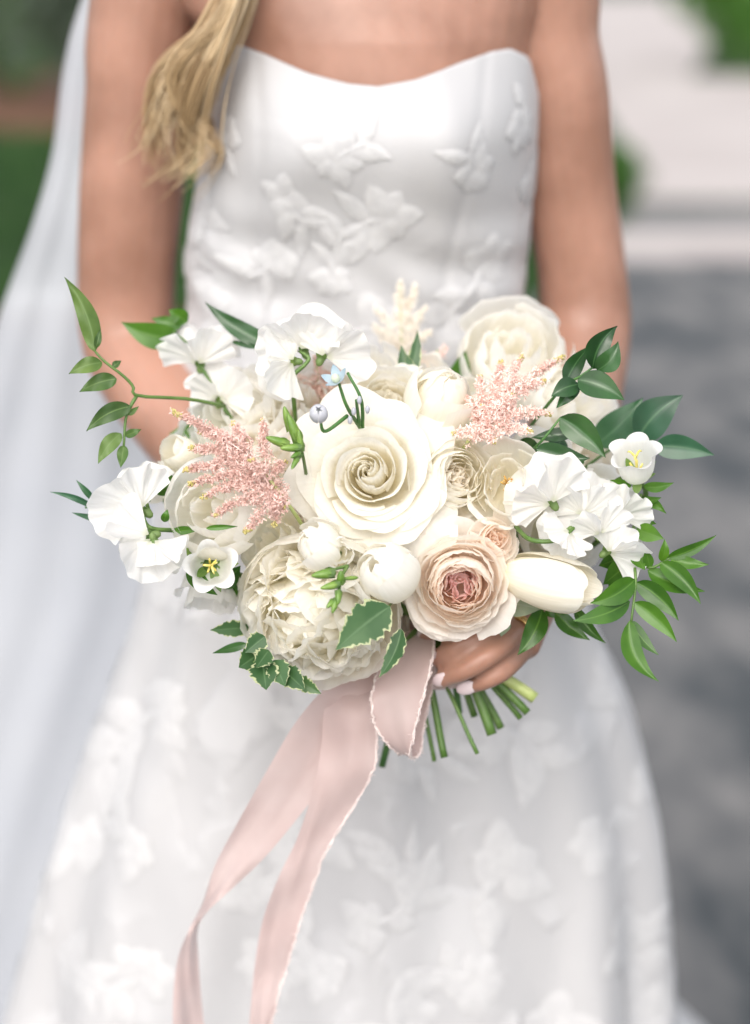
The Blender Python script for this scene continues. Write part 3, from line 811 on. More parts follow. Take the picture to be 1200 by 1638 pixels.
# ------------------------------------------------------------------ the bouquet
GRIP = P(715, 1035, 1.215)
CUT = [((655, 1040, 1.215), (611, 1226, 1.235), 0.0026), ((668, 1060, 1.21), (695, 1218, 1.205), 0.0016), ((676, 1060, 1.205), (711, 1212, 1.195), 0.0026), ((690, 1062, 1.20), (764, 1206, 1.185), 0.0015),
       ((722, 1050, 1.215), (735, 1140, 1.225), 0.0024), ((728, 1050, 1.21), (759, 1146, 1.215), 0.0026), ((742, 1040, 1.20), (787, 1175, 1.195), 0.0036), ((745, 1040, 1.21), (801, 1165, 1.21), 0.0029),
       ((748, 1040, 1.205), (833, 1149, 1.205), 0.0022), ((752, 1038, 1.20), (844, 1140, 1.195), 0.0029), ((752, 1036, 1.20), (856, 1117, 1.195), 0.0042), ((755, 1030, 1.215), (853, 1078, 1.225), 0.0013)]
cut_next = [0]
def D(px, py):
    return 1.105 + 0.075 * ((px - 600) / 430) ** 2 + 0.17 * (max(0, 730 - py) / 230) ** 1.6 + 0.08 * (max(0, py - 950) / 130) ** 2
def px2m(n, d): return n * d / F
def add_stem(t, O, n, r=0.0026, cut=False, mat='stem', g=rnd):
    """the flower's own stalk, bent into the bunch at the hand, cut off below it for some"""
    inv = t.matrix_world.inverted()
    O = Vector(O); n = Vector(n)
    if cut and cut_next[0] < len(CUT):
        a, e, r = CUT[cut_next[0]]; cut_next[0] += 1
        A, E = P(*a), P(*e)
        pts = [O, O - n * 0.03, (O - n * 0.06).lerp(A, 0.5) - FWD * -0.01, A, E]
        rr = [r * 0.6, r * 0.7, r * 0.8, r, r]
        pale = r > 0.004
        V, Fc = tube([tuple(p) for p in pts], rr, 9, 36)
        obj('stem', mesh('stem', xf(inv, V), Fc), 'stem_pale' if pale else ('stem_dark' if r < .0014 or e[2] > 1.22 else 'stem'), t)
    else:
        A = GRIP + RIGHT * g.uniform(-.010, .010) + UP * g.uniform(-.01, .01) + FWD * g.uniform(0, .012)
        pts = [O, O - n * 0.025, (O - n * 0.05).lerp(A, 0.5), A, A - UP * 0.02]
        V, Fc = tube([tuple(p) for p in pts], r, 6, 16)
        obj('stem', mesh('stem', xf(inv, V), Fc), mat, t)
GRP = 'flowers tied into the bouquet'
def bloom(name, label, px, py, d, ax=0.0, ay=0.0, roll=0.0, depth=0.03, cut=False, cat='flower', r=0.0026, stem=True):
    n = face_dir(ax, ay)
    O = P(px, py, d) - n * depth
    t = thing(name, label, cat, axis_matrix(O, n, roll), GRP)
    if stem:
        add_stem(t, O, n, r, cut)
    return t
def petal(t, geo, mat, name='petal', mtx=None):
    V, Fc, pt, pu = geo
    if mtx is not None:
        V = xf(mtx, V)
    return obj(name, mesh(name, V, Fc, pt, pu), mat, t)

def classic_rose(t, Rr, mats, seed, N=54):
    g = random.Random(seed); k = Rr / 0.066
    for i in range(N):
        s = i / (N - 1); phi = i * 2.39996 + g.uniform(-.5, .5)
        r1 = (0.0014 + 0.040 * s ** 1.15) * k * g.uniform(0.93, 1.07)
        o = max(0.0, s - 0.22) / 0.78
        H = (0.047 + 0.004 * s / 0.22 if s < 0.22 else 0.051 - 0.031 * o ** 1.15) * k * g.uniform(0.95, 1.04)
        op = (0.020 * o ** 1.3) * k * g.uniform(0.8, 1.2)
        lean = 0.62 + 0.38 * min(1, s / 0.5)
        prof = [(0.003 * k, 0), (r1 * 0.9 + 0.005 * k, 0.004 * k), (r1 * (1.22 - 0.15 * o) + 0.002 * k, H * 0.72), (r1 * lean + op, H)]
        half = (1.45 - 0.85 * s ** 0.7) * g.uniform(0.9, 1.1)
        m = mats[min(len(mats) - 1, int(s * len(mats)))]
        petal(t, polar_petal(prof, phi, half, sp=(0.0030 + g.uniform(-.001, .002)) * k * (1 - 0.4 * s), edge=0.08 + 0.14 * o, ep=1.6, roll=0.019 * k * o ** 1.1 * g.uniform(0.6, 1.3), curl=(0.0014 + 0.0095 * o) * k * g.uniform(0.6, 1.4),
                             ruf=(0.0008 + 0.0026 * s) * k, rn=3, jag=0.010, skew=g.uniform(-1, 1) * 0.006 * k * o, g=g, nu=17, nv=13), m)
def garden_rose(t, Rr, seed, N=64, mats=('blush_heart', 'blush_mid', 'blush_out'), cuts=(0.2, 0.5), ruf=1.0, spread=1.0):
    g = random.Random(seed); k = Rr / 0.052
    for i in range(N):
        s = i / (N - 1); phi = i * 2.39996 + g.uniform(-.6, .6) * (1 - 0.6 * s)
        r1 = (0.0035 + 0.036 * s ** 0.80) * k * g.uniform(0.88, 1.08)
        o = max(0.0, s - 0.55) / 0.45
        H = (0.031 + 0.011 * math.sin(min(1, s * 1.5) * math.pi * 0.5) - 0.024 * o ** 1.3) * k * g.uniform(0.90, 1.06)
        op = (0.012 * o ** 1.3) * k * spread
        prof = [(0.002 * k, 0.004 * k), (r1 * 1.0 + 0.003 * k, 0.0), (r1 * 1.18, H * 0.7), (r1 * (0.82 + 0.18 * o) + op, H)]
        half = (0.50 + 0.40 * min(1, s * 2)) * g.uniform(0.8, 1.15) * (1 - 0.15 * o)
        m = mats[0] if s < cuts[0] else mats[1] if s < cuts[1] else mats[2]
        petal(t, polar_petal(prof, phi, half, sp=g.uniform(-.005, .005) * k, edge=0.14, ep=2.2, roll=0.006 * k * o, curl=(0.0008 + 0.006 * o) * k * g.uniform(0.3, 1.6),
                             ruf=(0.0014 + 0.0036 * s) * k * ruf, rn=6, jag=0.035 * ruf, skew=g.uniform(-1, 1) * 0.004 * k, g=g, nu=19, nv=9), m)
    for i in range(14):                      # the folded petals that fill the heart
        a = i * 2.39996; q = math.sqrt((i + 0.5) / 14) * 0.011 * k
        mt = Matrix.Translation((q * math.cos(a), q * math.sin(a), 0.010 * k)) @ Matrix.Rotation(g.uniform(0, 6.28), 4, 'Z') @ Matrix.Rotation(R(90 + g.uniform(-22, 22)), 4, 'X')
        petal(t, fan_petal(0.022 * k * g.uniform(0.8, 1.1), g.uniform(0.35, 0.6), cup=g.uniform(0.5, 1.6), bend=g.uniform(-.2, .2), ruf=0.0012 * k, rn=3, g=g, nu=9, nv=6), mats[0], mtx=mt)
def bomb_peony(t, Rr, seed, N=130, mat='peony', guards=8, squash=0.85):
    g = random.Random(seed)
    for i in range(N):
        f = (i + 0.5) / N
        th = math.acos(1 - f * 1.12) if f * 1.12 < 2 else math.pi; ph = i * 2.39996
        dv = Vector((math.sin(th) * math.cos(ph), math.sin(th) * math.sin(ph), math.cos(th) * squash))
        e = dv.normalized(); tang = Vector((0, 0, 1)) - e * e.z
        if tang.length < 0.05: tang = Vector((1, 0, 0))
        tang = Matrix.Rotation(g.gauss(0, 0.75), 3, e) @ tang.normalized()
        up_ = g.uniform(0.45, 1.25)          # some petals stand up on edge, most overlap like shells
        dirn = (e * up_ + tang * 0.75).normalized()
        L = Rr * g.uniform(0.50, 0.78)
        mt = Matrix.Translation(dv * Rr * g.uniform(0.78, 0.92) - dirn * L * 0.62) @ aim(dirn, -e)
        petal(t, fan_petal(L, g.uniform(0.55, 0.95), cup=g.uniform(0.2, 0.6), bend=g.uniform(-.05, 0.30), ruf=0.050 * Rr * g.uniform(0.6, 1.6), rn=5, notch=g.choice([0, .10, .2]), jag=0.06, g=g, nu=19, nv=9), mat, mtx=mt)
    for i in range(guards):
        prof = [(0.004, -0.1 * Rr), (Rr * 0.7, -0.35 * Rr), (Rr * 1.15, -0.05 * Rr), (Rr * g.uniform(0.95, 1.08), Rr * g.uniform(0.2, 0.45))]
        petal(t, polar_petal(prof, i * 2.39996 + g.uniform(-.2, .2), g.uniform(.5, .7), ruf=0.06 * Rr, jag=0.03, edge=0.12, rn=6, g=g, nu=17), mat)
def bowl(t, Rr, H, N, seed, mat, close=0.4, half=0.85, ruf=0.02, edge=0.14, curl=0.0, inner=0.15, jag=0.0, pw=0.9, nu=15, nv=11):
    """cupped bloom or bud of overlapping smooth petals; close = how far the rim bends in"""
    g = random.Random(seed)
    for i in range(N):
        s = (i + 0.5) / N; phi = i * 2.39996 + g.uniform(-.15, .15)
        r1 = Rr * (inner + (1 - inner) * s ** pw)
        r1 *= g.uniform(0.92, 1.06)
        h = H * g.uniform(0.86, 1.06) * (1 - 0.10 * s)
        prof = [(0.002, 0), (r1 * 1.25, -0.02 * H), (r1 * 1.25, h * 0.85), (r1 * (1 - close * (0.4 + 0.6 * (1 - s))), h)]
        petal(t, polar_petal(prof, phi, half * g.uniform(.92, 1.1), sp=0.06 * Rr * g.uniform(-.3, 1.6), skew=g.uniform(-.10, .10) * Rr, edge=edge, ep=2.1, curl=curl * s * Rr * g.uniform(.4, 1.6), ruf=ruf * Rr, rn=4, jag=jag, g=g, nu=nu, nv=nv), mat)

def bud_bloom(t, Rr, H, seed, mat, outer=5):
    """a closed bud: petals folded shut over the top, a few outer ones starting to lift"""
    g = random.Random(seed)
    for i in range(6):
        r1 = Rr * (0.62 + 0.06 * i) * g.uniform(.97, 1.03); h = H * (0.98 - 0.012 * i)
        prof = [(0.002, 0), (r1 * 1.30, 0.0), (r1 * 1.34, h * 0.95), (r1 * g.uniform(-.05, .30), h * g.uniform(.96, 1.05))]
        petal(t, polar_petal(prof, i * 2.39996, 1.15, sp=0.16 * Rr, edge=0.16, ep=2.0, ruf=0.06 * Rr, skew=g.uniform(-.12, .12) * Rr, g=g, nu=19, nv=13), mat)
    for i in range(outer):
        r1 = Rr * (0.96 + 0.06 * i); h = H * g.uniform(0.66, 1.0)
        prof = [(0.002, -0.01 * H), (r1 * 1.32, -0.03 * H), (r1 * 1.20, h * 0.80), (r1 * g.uniform(.55, 1.0), h)]
        petal(t, polar_petal(prof, i * 2.39996 + g.uniform(-.3, .3), g.uniform(.7, .95), sp=g.uniform(-.08, .14) * Rr, edge=0.20, ep=1.9, curl=g.uniform(0, .22) * Rr, ruf=0.11 * Rr, rn=3, jag=0.015, skew=g.uniform(-.12, .12) * Rr, g=g, nu=19, nv=11), mat)
# --- the big blooms (photo pixel, depth) -------------------------------------
d = 1.105
t = bloom('white_rose', 'largest open white rose with a tight spiral heart at the centre of the bouquet', 588, 752, d, -0.10, 0.16, 0.4, 0.040, True)
classic_rose(t, px2m(150, d), ['rose_white'], 21)
d = 1.10
t = bloom('garden_rose', 'ruffled blush garden rose with a deep pink folded heart above the hand', 737, 942, d, -0.02, -0.10, 1.0, 0.036, True)
garden_rose(t, px2m(96, d), 33, 74)
d = 1.125
t = bloom('peony', 'large ruffled ivory peony hanging low above the ribbon', 505, 985, d, -0.12, -0.42, 0.0, 0.018, True)
bomb_peony(t, px2m(126, d), 5, 105, guards=12)
d = 1.125
t = bloom('peony', 'smooth round white peony behind the dusky pink astilbe plume', 338, 812, d, -0.35, 0.05, 0.3, 0.030, True)
bowl(t, px2m(84, d), px2m(112, d), 16, 8, 'white_petal', close=0.35, half=0.85, ruf=0.06, jag=0.02)
d = 1.10
t = bloom('peony_bud', 'plump white peony bud touching the blush garden rose', 614, 913, d, -0.55, 0.55, 0.8, 0.022, True)
bud_bloom(t, px2m(47, d), px2m(100, d), 12, 'white_petal')
d = 1.112
t = bloom('tulip', 'cream tulip lying on its side beside the blush garden rose', 945, 942, d, 2.6, -0.55, 0.2, 0.058, True)
bowl(t, px2m(46, d), px2m(165, d), 6, 14, 'tulip', close=0.50, half=1.1, ruf=0.03, edge=0.22, inner=0.6)
d = 1.105
t = bloom('spray_rose', 'small peach blush spray rose half open above the cream tulip', 800, 856, d, 0.12, 0.15, 2.0, 0.026, True)
garden_rose(t, px2m(50, d), 41, 26, ('blush_mid', 'blush_mid', 'blush_out'), (0.2, 0.6), 0.6, 0.5)
d = 1.115
t = bloom('lisianthus', 'open cream bloom with an amber centre beside the large white rose', 815, 770, d, -0.10, 0.12, 0.4, 0.030, True)
bowl(t, px2m(66, d), px2m(76, d), 13, 17, 'rose_white', close=0.05, half=0.75, ruf=0.12, edge=0.1, curl=0.25, inner=0.32, jag=0.02)
acc = Acc(); g = random.Random(4)
for k in range(40):
    a, q = g.uniform(0, 6.28), g.uniform(0, 1)
    acc.add(*tube([(0, 0, 0.004), (0.006 * q * math.cos(a), 0.006 * q * math.sin(a), px2m(48, d) + g.uniform(-.003, .003))], [.0004, .0007], 4))
obj('stamens', acc.mesh('stamens'), 'stamen_brown', t, 'stuff')
d = 1.114
t = bloom('ranunculus', 'cream ranunculus of many fine layers tucked behind the large white rose', 742, 758, d, 0.25, 0.05, 0.1, 0.034, True)
garden_rose(t, px2m(88, d), 52, 54, ('rose_cream', 'rose_white', 'rose_white'), (0.2, 0.5), 0.5, 0.7)
d = D(625, 622) - 0.005
t = bloom('white_rose', 'half hidden white rose peeping over the top of the largest rose', 622, 628, d, 0.0, 0.45, 1.5, 0.036, True)
garden_rose(t, px2m(92, d), 61, 44, ('rose_white', 'rose_white', 'rose_white'), (0.2, 0.5), 0.8, 0.8)
d = D(708, 625) - 0.02
t = bloom('peony_bud', 'round creamy white peony bud beside the pale pink astilbe plume', 708, 626, d, 0.35, 0.75, 2.2, 0.028, True)
bud_bloom(t, px2m(46, d), px2m(108, d), 23, 'rose_white')
d = 1.255
t = bloom('peony', 'large soft white peony at the back above the pale pink astilbe', 822, 575, d, 0.1, 0.55, 0.0, 0.03)
bowl(t, px2m(98, d), px2m(120, d), 20, 25, 'white_petal', close=0.30, half=0.8, ruf=0.10, jag=0.03, curl=0.1)
d = 1.235
t = bloom('peony', 'white peony with wavy petals behind the glossy dark leaves', 925, 650, d, 0.5, 0.25, 1.0, 0.03)
bowl(t, px2m(80, d), px2m(84, d), 14, 27, 'white_petal', close=0.15, half=0.75, ruf=0.12, jag=0.04, curl=0.1)
d = 1.205
t = bloom('white_rose', 'cream rose low behind the open white bellflower', 950, 745, d, 0.6, 0.1, 0.2, 0.03)
bowl(t, px2m(74, d), px2m(80, d), 14, 29, 'rose_cream', close=0.15, half=0.8, ruf=0.10, jag=0.03)
d = 1.175
t = bloom('garden_rose', 'creamy garden rose behind the dusky pink astilbe plume and green buds', 425, 705, d, -0.15, 0.40, 0.2, 0.03)
garden_rose(t, px2m(96, d), 67, 44, ('rose_cream', 'rose_cream', 'rose_white'), (0.2, 0.5), 0.6, 0.8)
d = 1.135
t = bloom('garden_rose', 'beige blush rose mostly hidden between the astilbe and the largest rose', 487, 800, d, -0.2, 0.0, 0.2, 0.034)
garden_rose(t, px2m(62, d), 68, 34, ('blush_mid', 'rose_cream', 'blush_out'), (0.3, 0.6), 0.5, 0.8)
d = 1.19
t = bloom('white_rose', 'white ruffled bloom behind the sweet peas with no leaves', 385, 640, d, -0.3, 0.5, 0.8, 0.03)
bowl(t, px2m(92, d), px2m(80, d), 16, 71, 'white_petal', close=0.12, half=0.75, ruf=0.13, jag=0.04, curl=0.1)
d = 1.185
t = bloom('white_rose', 'ivory bloom filling the gap under the curling sweet pea stem', 500, 640, d, -0.1, 0.5, 1.8, 0.03)
bowl(t, px2m(84, d), px2m(84, d), 16, 73, 'white_petal', close=0.15, half=0.75, ruf=0.12, jag=0.04, curl=0.1)
d = 1.165
t = bloom('white_rose', 'ivory bloom behind the sweet peas on the tulip side', 905, 850, d, 0.3, -0.1, 0.8, 0.03)
bowl(t, px2m(86, d), px2m(84, d), 14, 75, 'white_petal', close=0.12, half=0.75, ruf=0.10, jag=0.03, curl=0.1)
d = 1.185
t = bloom('garden_rose', 'creamy underside of a rose between the peony and the blush garden rose', 668, 1000, d, 0.0, -0.5, 0.8, 0.03)
bowl(t, px2m(62, d), px2m(80, d), 10, 77, 'blush_out', close=0.10, half=0.8, ruf=0.06, jag=0.02)
d = 1.165
t = bloom('white_lisianthus', 'drooping white bloom hanging under the small bellflower', 335, 965, d, -0.5, -2.2, 0.3, 0.03)
bowl(t, px2m(44, d), px2m(88, d), 7, 79, 'white_petal', close=-0.05, half=0.75, ruf=0.10, jag=0.03, curl=0.25, inner=0.6)
d = 1.17
t = bloom('freesia', 'cream freesia bell beside the upper end of the dusky astilbe', 265, 712, d, -0.8, 0.6, 0.3, 0.03)
bowl(t, px2m(30, d), px2m(70, d), 6, 81, 'tulip', close=0.25, half=0.95, ruf=0.08, inner=0.6)
acc = Acc(); V, Fc = ellipsoid(px2m(17, d), px2m(17, d), px2m(32, d), 10, 8); acc.add(V + np.array([0, 0, -0.002]), Fc)
obj('calyx', acc.mesh('calyx'), 'bud_green', t)
d = 1.165
t = bloom('freesia', 'small white freesia between the two left sweet peas and the vine', 222, 752, d, -0.7, 0.8, 1.3, 0.028)
bowl(t, px2m(32, d), px2m(56, d), 6, 83, 'white_petal', close=0.0, half=0.85, ruf=0.10, inner=0.6, curl=0.2)
d = 1.10
t = bloom('freesia', 'translucent white freesia bell above the ruffled ivory peony', 500, 866, d, -0.75, 0.55, 0.6, 0.020)
bud_bloom(t, px2m(36, d), px2m(74, d), 85, 'white_petal', 4)
d = 1.092
t = bloom('freesia', 'little cream freesia opening beside the plump peony bud', 546, 884, d, 0.10, 0.05, 0.2, 0.020)
bowl(t, px2m(27, d), px2m(44, d), 8, 87, 'white_petal', close=0.22, half=0.8, ruf=0.12, inner=0.35)

for (px, py, d, ax, ay, Rp, mat, seed, label) in (
        (590, 592, 1.200, -0.1, 0.6, 66, 'white_petal', 91, 'loose white bloom behind the pale blue star flower'),
        (668, 600, 1.215, 0.1, 0.6, 60, 'rose_white', 92, 'ivory bloom squeezed between the peony bud and the cream astilbe'),
        (760, 650, 1.190, 0.1, 0.4, 64, 'rose_white', 93, 'ivory bloom behind the base of the pale pink astilbe'),
        (870, 735, 1.160, 0.3, 0.2, 66, 'white_petal', 94, 'soft white bloom under the dark glossy leaves'),
        (975, 800, 1.165, 0.5, 0.0, 60, 'white_petal', 95, 'white bloom half covered by sweet peas under the open bellflower'),
        (432, 860, 1.130, -0.3, 0.2, 62, 'peony', 96, 'ivory bloom between the smooth peony and the freesia bell'),
        (290, 790, 1.185, -0.6, 0.1, 60, 'white_petal', 97, 'white bloom behind the smooth round peony at the bouquet edge'),
        (330, 690, 1.200, -0.4, 0.5, 64, 'white_petal', 98, 'white bloom behind the tip of the dusky astilbe'),
        (560, 690, 1.170, -0.1, 0.4, 56, 'rose_cream', 99, 'cream bloom just behind the top petals of the largest rose'),
        (700, 830, 1.130, 0.1, 0.0, 58, 'blush_out', 100, 'blush bloom wedged between the largest rose and the garden rose')):
    t = bloom('white_rose' if 'rose' in mat else 'lisianthus', label, px, py, d, ax, ay, seed * 0.7, 0.028)
    bowl(t, px2m(Rp, d), px2m(Rp * 1.0, d), 15, seed, mat, close=0.10, half=0.75, ruf=0.13, jag=0.04, curl=0.14)

# --- sweet peas ----------------------------------------------------------------
def sweet_pea(label, florets, stem_px, seed):
    """florets: (calyx px, py, depth, in-plane turn, size px, tilt right, tilt up)"""
    g = random.Random(seed)
    base = P(*stem_px[0])
    t = thing('sweet_pea', label, 'flower', Matrix.Translation(base), GRP)
    inv = t.matrix_world.inverted()
    V, Fc = tube([tuple(P(*p)) for p in stem_px], [.0016, .0015, .0011], 7, 30)
    obj('stem', mesh('stem', xf(inv, V), Fc), 'stem', t)
    for (px, py, dd, turn, size, ax, ay) in florets:
        L = px2m(size, dd)
        mt = inv @ axis_matrix(P(px, py, dd), face_dir(ax, ay), turn)
        rx = Matrix.Rotation
        petal(t, pea_petal(L, g.uniform(1.30, 1.55), bend=g.uniform(-.30, -.05), ruf=0.22 * L, notch=0.12, fold=g.uniform(.05, .3), g=g), 'sweet_pea', mtx=mt @ rx(R(-14), 4, 'X'))
        for s in (-1, 1):
            petal(t, pea_petal(L * g.uniform(.68, .84), g.uniform(0.85, 1.1), bend=g.uniform(.1, .4), ruf=0.20 * L, notch=0.0, fold=-0.2, g=g), 'sweet_pea',
                  mtx=mt @ Matrix.Translation((s * 0.04 * L, -0.08 * L, 0.16 * L)) @ rx(R(-s * g.uniform(18, 48)), 4, 'Z') @ rx(R(s * g.uniform(15, 55)), 4, 'Y') @ rx(R(g.uniform(0, 22)), 4, 'X'))
        V, Fc = ellipsoid(0.10 * L, 0.26 * L, 0.12 * L, 9, 8)
        V = V + np.array([0, 0.22 * L, 0.20 * L])
        obj('keel', mesh('keel', xf(mt, V), Fc, np.full(len(V), .6), np.zeros(len(V))), 'sweet_pea', t)
        acc = Acc()
        for k in range(5):
            a = 2 * math.pi * k / 5
            W = leaf_local(0.30 * L, 0.13 * L)
            acc.add(xf(mt @ Matrix.Translation((0, -0.16 * L, -0.10 * L)) @ rx(a, 4, 'Y') @ rx(R(28), 4, 'X'), W[0]), *W[1:])
        V, Fc = ellipsoid(0.085 * L, 0.13 * L, 0.085 * L, 9, 7)
        acc.add(xf(mt @ Matrix.Translation((0, -0.12 * L, -0.10 * L)), V), Fc)
        obj('calyx', acc.mesh('calyx'), 'sepal', t)
    return t
def leaf_local(L, W, bend=0.15, fold=0.25, nu=5, nv=8):
    u, v = np.meshgrid(np.linspace(-1, 1, nu), np.linspace(0, 1, nv))
    w = 0.5 * W * np.clip(1 - (2 * v ** 0.75 - 1) ** 2, 0, 1) ** 0.8
    V = np.stack([u * w, v * L, bend * L * v * v + fold * np.abs(u) * w], -1).reshape(-1, 3)
    return V, grid_faces(nu, nv), v, u
sweet_pea('pair of ruffled white sweet peas reaching out beside the small bellflower',
          [(226, 812, 1.118, R(48), 88, -0.25, 0.15), (236, 858, 1.108, R(100), 84, -0.15, -0.1), (246, 868, 1.100, R(192), 66, 0.1, -0.2)], [(330, 850, 1.19), (275, 848, 1.13), (246, 846, 1.115), (234, 838, 1.115), (228, 820, 1.118)], 3)
sweet_pea('single blurred white sweet pea against her arm',
          [(318, 578, 1.205, R(6), 80, -0.1, 0.1), (352, 636, 1.20, R(-14), 72, 0.0, 0.2)], [(380, 680, 1.20), (350, 640, 1.205), (330, 600, 1.205), (318, 582, 1.205)], 4)
sweet_pea('cluster of white sweet peas on a curling green stem above the green buds',
          [(482, 556, 1.155, R(24), 82, -0.35, 0.1), (466, 578, 1.150, R(86), 74, -0.2, -0.1), (518, 566, 1.150, R(-22), 84, 0.3, 0.05)],
          [(474, 690, 1.18), (470, 640, 1.155), (468, 604, 1.150), (488, 583, 1.150), (494, 572, 1.150), (480, 562, 1.152)], 5)
sweet_pea('spray of white sweet peas in front of the bellflower above the cream tulip',
          [(880, 800, 1.108, R(34), 84, -0.2, 0.0), (930, 818, 1.118, R(-4), 78, 0.1, 0.1), (975, 880, 1.118, R(-50), 74, 0.2, 0.0), (908, 852, 1.102, R(140), 52, 0.0, -0.2), (955, 850, 1.11, R(20), 66, 0.2, 0.1), (985, 822, 1.135, R(-30), 66, 0.3, 0.1)],
          [(822, 838, 1.13), (846, 862, 1.105), (880, 866, 1.100), (905, 856, 1.100), (930, 840, 1.108), (972, 872, 1.118)], 6)

# --- bellflowers -----------------------------------------------------------------
def bellflower(label, px, py, dd, ax, ay, roll, size, seed):
    g = random.Random(seed); Rm = px2m(size, dd); Lb = Rm * 1.9
    n = face_dir(ax, ay); O = P(px, py, dd) - n * Lb * 0.9
    t = thing('bellflower', label, 'flower', axis_matrix(O, n, roll), GRP)
    add_stem(t, O, n, 0.002)
    nph, nv = 50, 14
    u, v = np.meshgrid(np.linspace(0, 2 * math.pi, nph, endpoint=False), np.linspace(0, 1, nv))
    lobe = np.abs(np.cos(2.5 * u)) ** 0.8
    T = v * (0.90 + 0.11 * lobe)
    rz = bez([(Rm * 0.25, 0), (Rm * 1.0, 0.02 * Lb), (Rm * 0.72, 0.7 * Lb), (Rm * 0.98, Lb)], T)
    r, z = rz[..., 0], rz[..., 1]
    k = np.clip((T - 0.74) / 0.26, 0, 1) ** 1.6
    r = r * (1 + 0.05 * np.cos(5 * u) * v + 0.03 * np.sin(2 * u + seed)) + Rm * 0.20 * k * (0.3 + 0.7 * lobe); z = z - Rm * 0.20 * k * lobe
    V = np.stack([r * np.cos(u), r * np.sin(u), z], -1).reshape(-1, 3)
    obj('corolla', mesh('corolla', V, grid_faces(nph, nv, True), v, np.sin(2.5 * u)), 'bell', t)
    acc = Acc()
    acc.add(*tube([(0, 0, 0.05 * Lb), (0.04 * Rm, 0, 0.72 * Lb)], [0.07 * Rm, 0.05 * Rm], 6, 4))
    for q in range(3):
        a = q * 2.1 + 0.4
        acc.add(*tube([(0.04 * Rm, 0, 0.70 * Lb), (0.22 * Rm * math.cos(a), 0.22 * Rm * math.sin(a), 0.84 * Lb), (0.36 * Rm * math.cos(a), 0.36 * Rm * math.sin(a), 0.80 * Lb)], [0.06 * Rm, 0.05 * Rm, 0.03 * Rm], 5, 6))
    for q in range(5):
        a = q * 1.257
        acc.add(*tube([(0, 0, 0.1 * Lb), (0.3 * Rm * math.cos(a), 0.3 * Rm * math.sin(a), 0.45 * Lb)], [0.05 * Rm, 0.05 * Rm], 5, 4))
    obj('stigma', acc.mesh('stigma'), 'stamen', t)
    for q in range(5):
        W = leaf_local(Rm * g.uniform(0.8, 1.25), Rm * 0.42, bend=g.uniform(-.5, .5))
        obj('sepal', mesh('sepal', xf(Matrix.Rotation(q * 1.257 + 0.5, 4, 'Z') @ Matrix.Translation((0, 0.2 * Rm, 0)) @ Matrix.Rotation(R(g.uniform(-5, 45)), 4, 'X'), W[0]), *W[1:]), 'sepal', t)
    V, Fc = ellipsoid(Rm * 0.34, Rm * 0.34, Rm * 0.28, 10, 7)
    obj('calyx', mesh('calyx', V, Fc, np.full(len(V), .5), np.full(len(V), .4)), 'sepal', t)
bellflower('open white bellflower with a yellow stigma among the glossy dark leaves', 1015, 722, 1.128, -0.25, 0.95, 0.2, 36, 1)
bellflower('small white bellflower facing out below the smooth round peony', 338, 906, 1.105, 0.12, 0.0, 0.5, 37, 2)

# --- astilbe ---------------------------------------------------------------------
def astilbe(label, main, branches, mat, seed, dens=1.0, bud_tips=True):
    g = np.random.default_rng(seed)
    t = thing('astilbe', label, 'flower', Matrix.Translation(P(*main[0])), GRP)
    inv = t.matrix_world.inverted()
    V, Fc = tube([tuple(P(*p)) for p in main], [.0014, .0011, .0006], 6, 20)
    obj('stem', mesh('stem', xf(inv, V), Fc), 'stem_pale', t)
    for (x0, y0, x1, y1, w, d0, d1) in branches:
        a, b = np.array(P(x0, y0, d0)), np.array(P(x1, y1, d1))
        L = np.linalg.norm(b - a); m = (a + b) / 2 + np.array(UP) * 0.08 * L
        c = catmull([a, m, b], 60)
        acc = Acc(); acc.add(*tube(c, [.0005, .0003], 4, cap=False))
        bud = Acc()
        n = int(L * 3600 * dens * (0.55 + w / 26)); wm = px2m(w * 1.0, d0)
        SV, SF, k = [], [], 0
        for i in range(n):
            s = g.uniform(0, 1) ** 0.85
            p = c[min(59, int(s * 59))]
            off = g.normal(0, 1, 3); off /= np.linalg.norm(off)
            p = p + off * wm * (1 - 0.80 * s) * g.uniform(0.1, 1) ** 0.6
            if bud_tips and s > 0.90 and g.uniform() < 0.8:
                V, Fc = ellipsoid(.0008, .0008, .0010, 5, 4); bud.add(V + p, Fc); continue
            for q in range(6):
                dv = off * 0.5 + g.normal(0, 0.8, 3); dv /= np.linalg.norm(dv)
                sd = np.cross(dv, g.normal(0, 1, 3)); sd /= np.linalg.norm(sd) + 1e-9
                l = g.uniform(.0015, .0036) * (1 - 0.3 * s); hw = 0.00026
                SV += [p - sd * hw, p + sd * hw, p + dv * l + sd * hw * 1.3, p + dv * l - sd * hw * 1.3]
                SF.append((k, k + 1, k + 2, k + 3)); k += 4
        acc.add(SV, SF)
        obj('plume_branch', acc.mesh('plume_branch', inv, False), mat, t, 'stuff')
        if bud.n:
            obj('bud_tip', bud.mesh('bud_tip', inv), 'astilbe_bud', t, 'stuff')
    return t
LB = [(455, 795, 272, 656, 20, 1.098, 1.125), (400, 745, 300, 716, 17, 1.10, 1.12), (410, 752, 292, 753, 18, 1.098, 1.115), (420, 765, 301, 775, 18, 1.096, 1.11), (425, 775, 320, 797, 17, 1.094, 1.105),
      (440, 790, 340, 826, 18, 1.092, 1.10), (446, 800, 392, 852, 22, 1.090, 1.095), (452, 800, 438, 842, 20, 1.092, 1.095), (425, 745, 420, 670, 15, 1.10, 1.12), (398, 730, 372, 676, 17, 1.10, 1.12),
      (430, 765, 458, 738, 17, 1.096, 1.10), (385, 720, 318, 690, 19, 1.10, 1.12), (430, 775, 400, 735, 20, 1.092, 1.085), (440, 790, 455, 812, 18, 1.092, 1.094)]
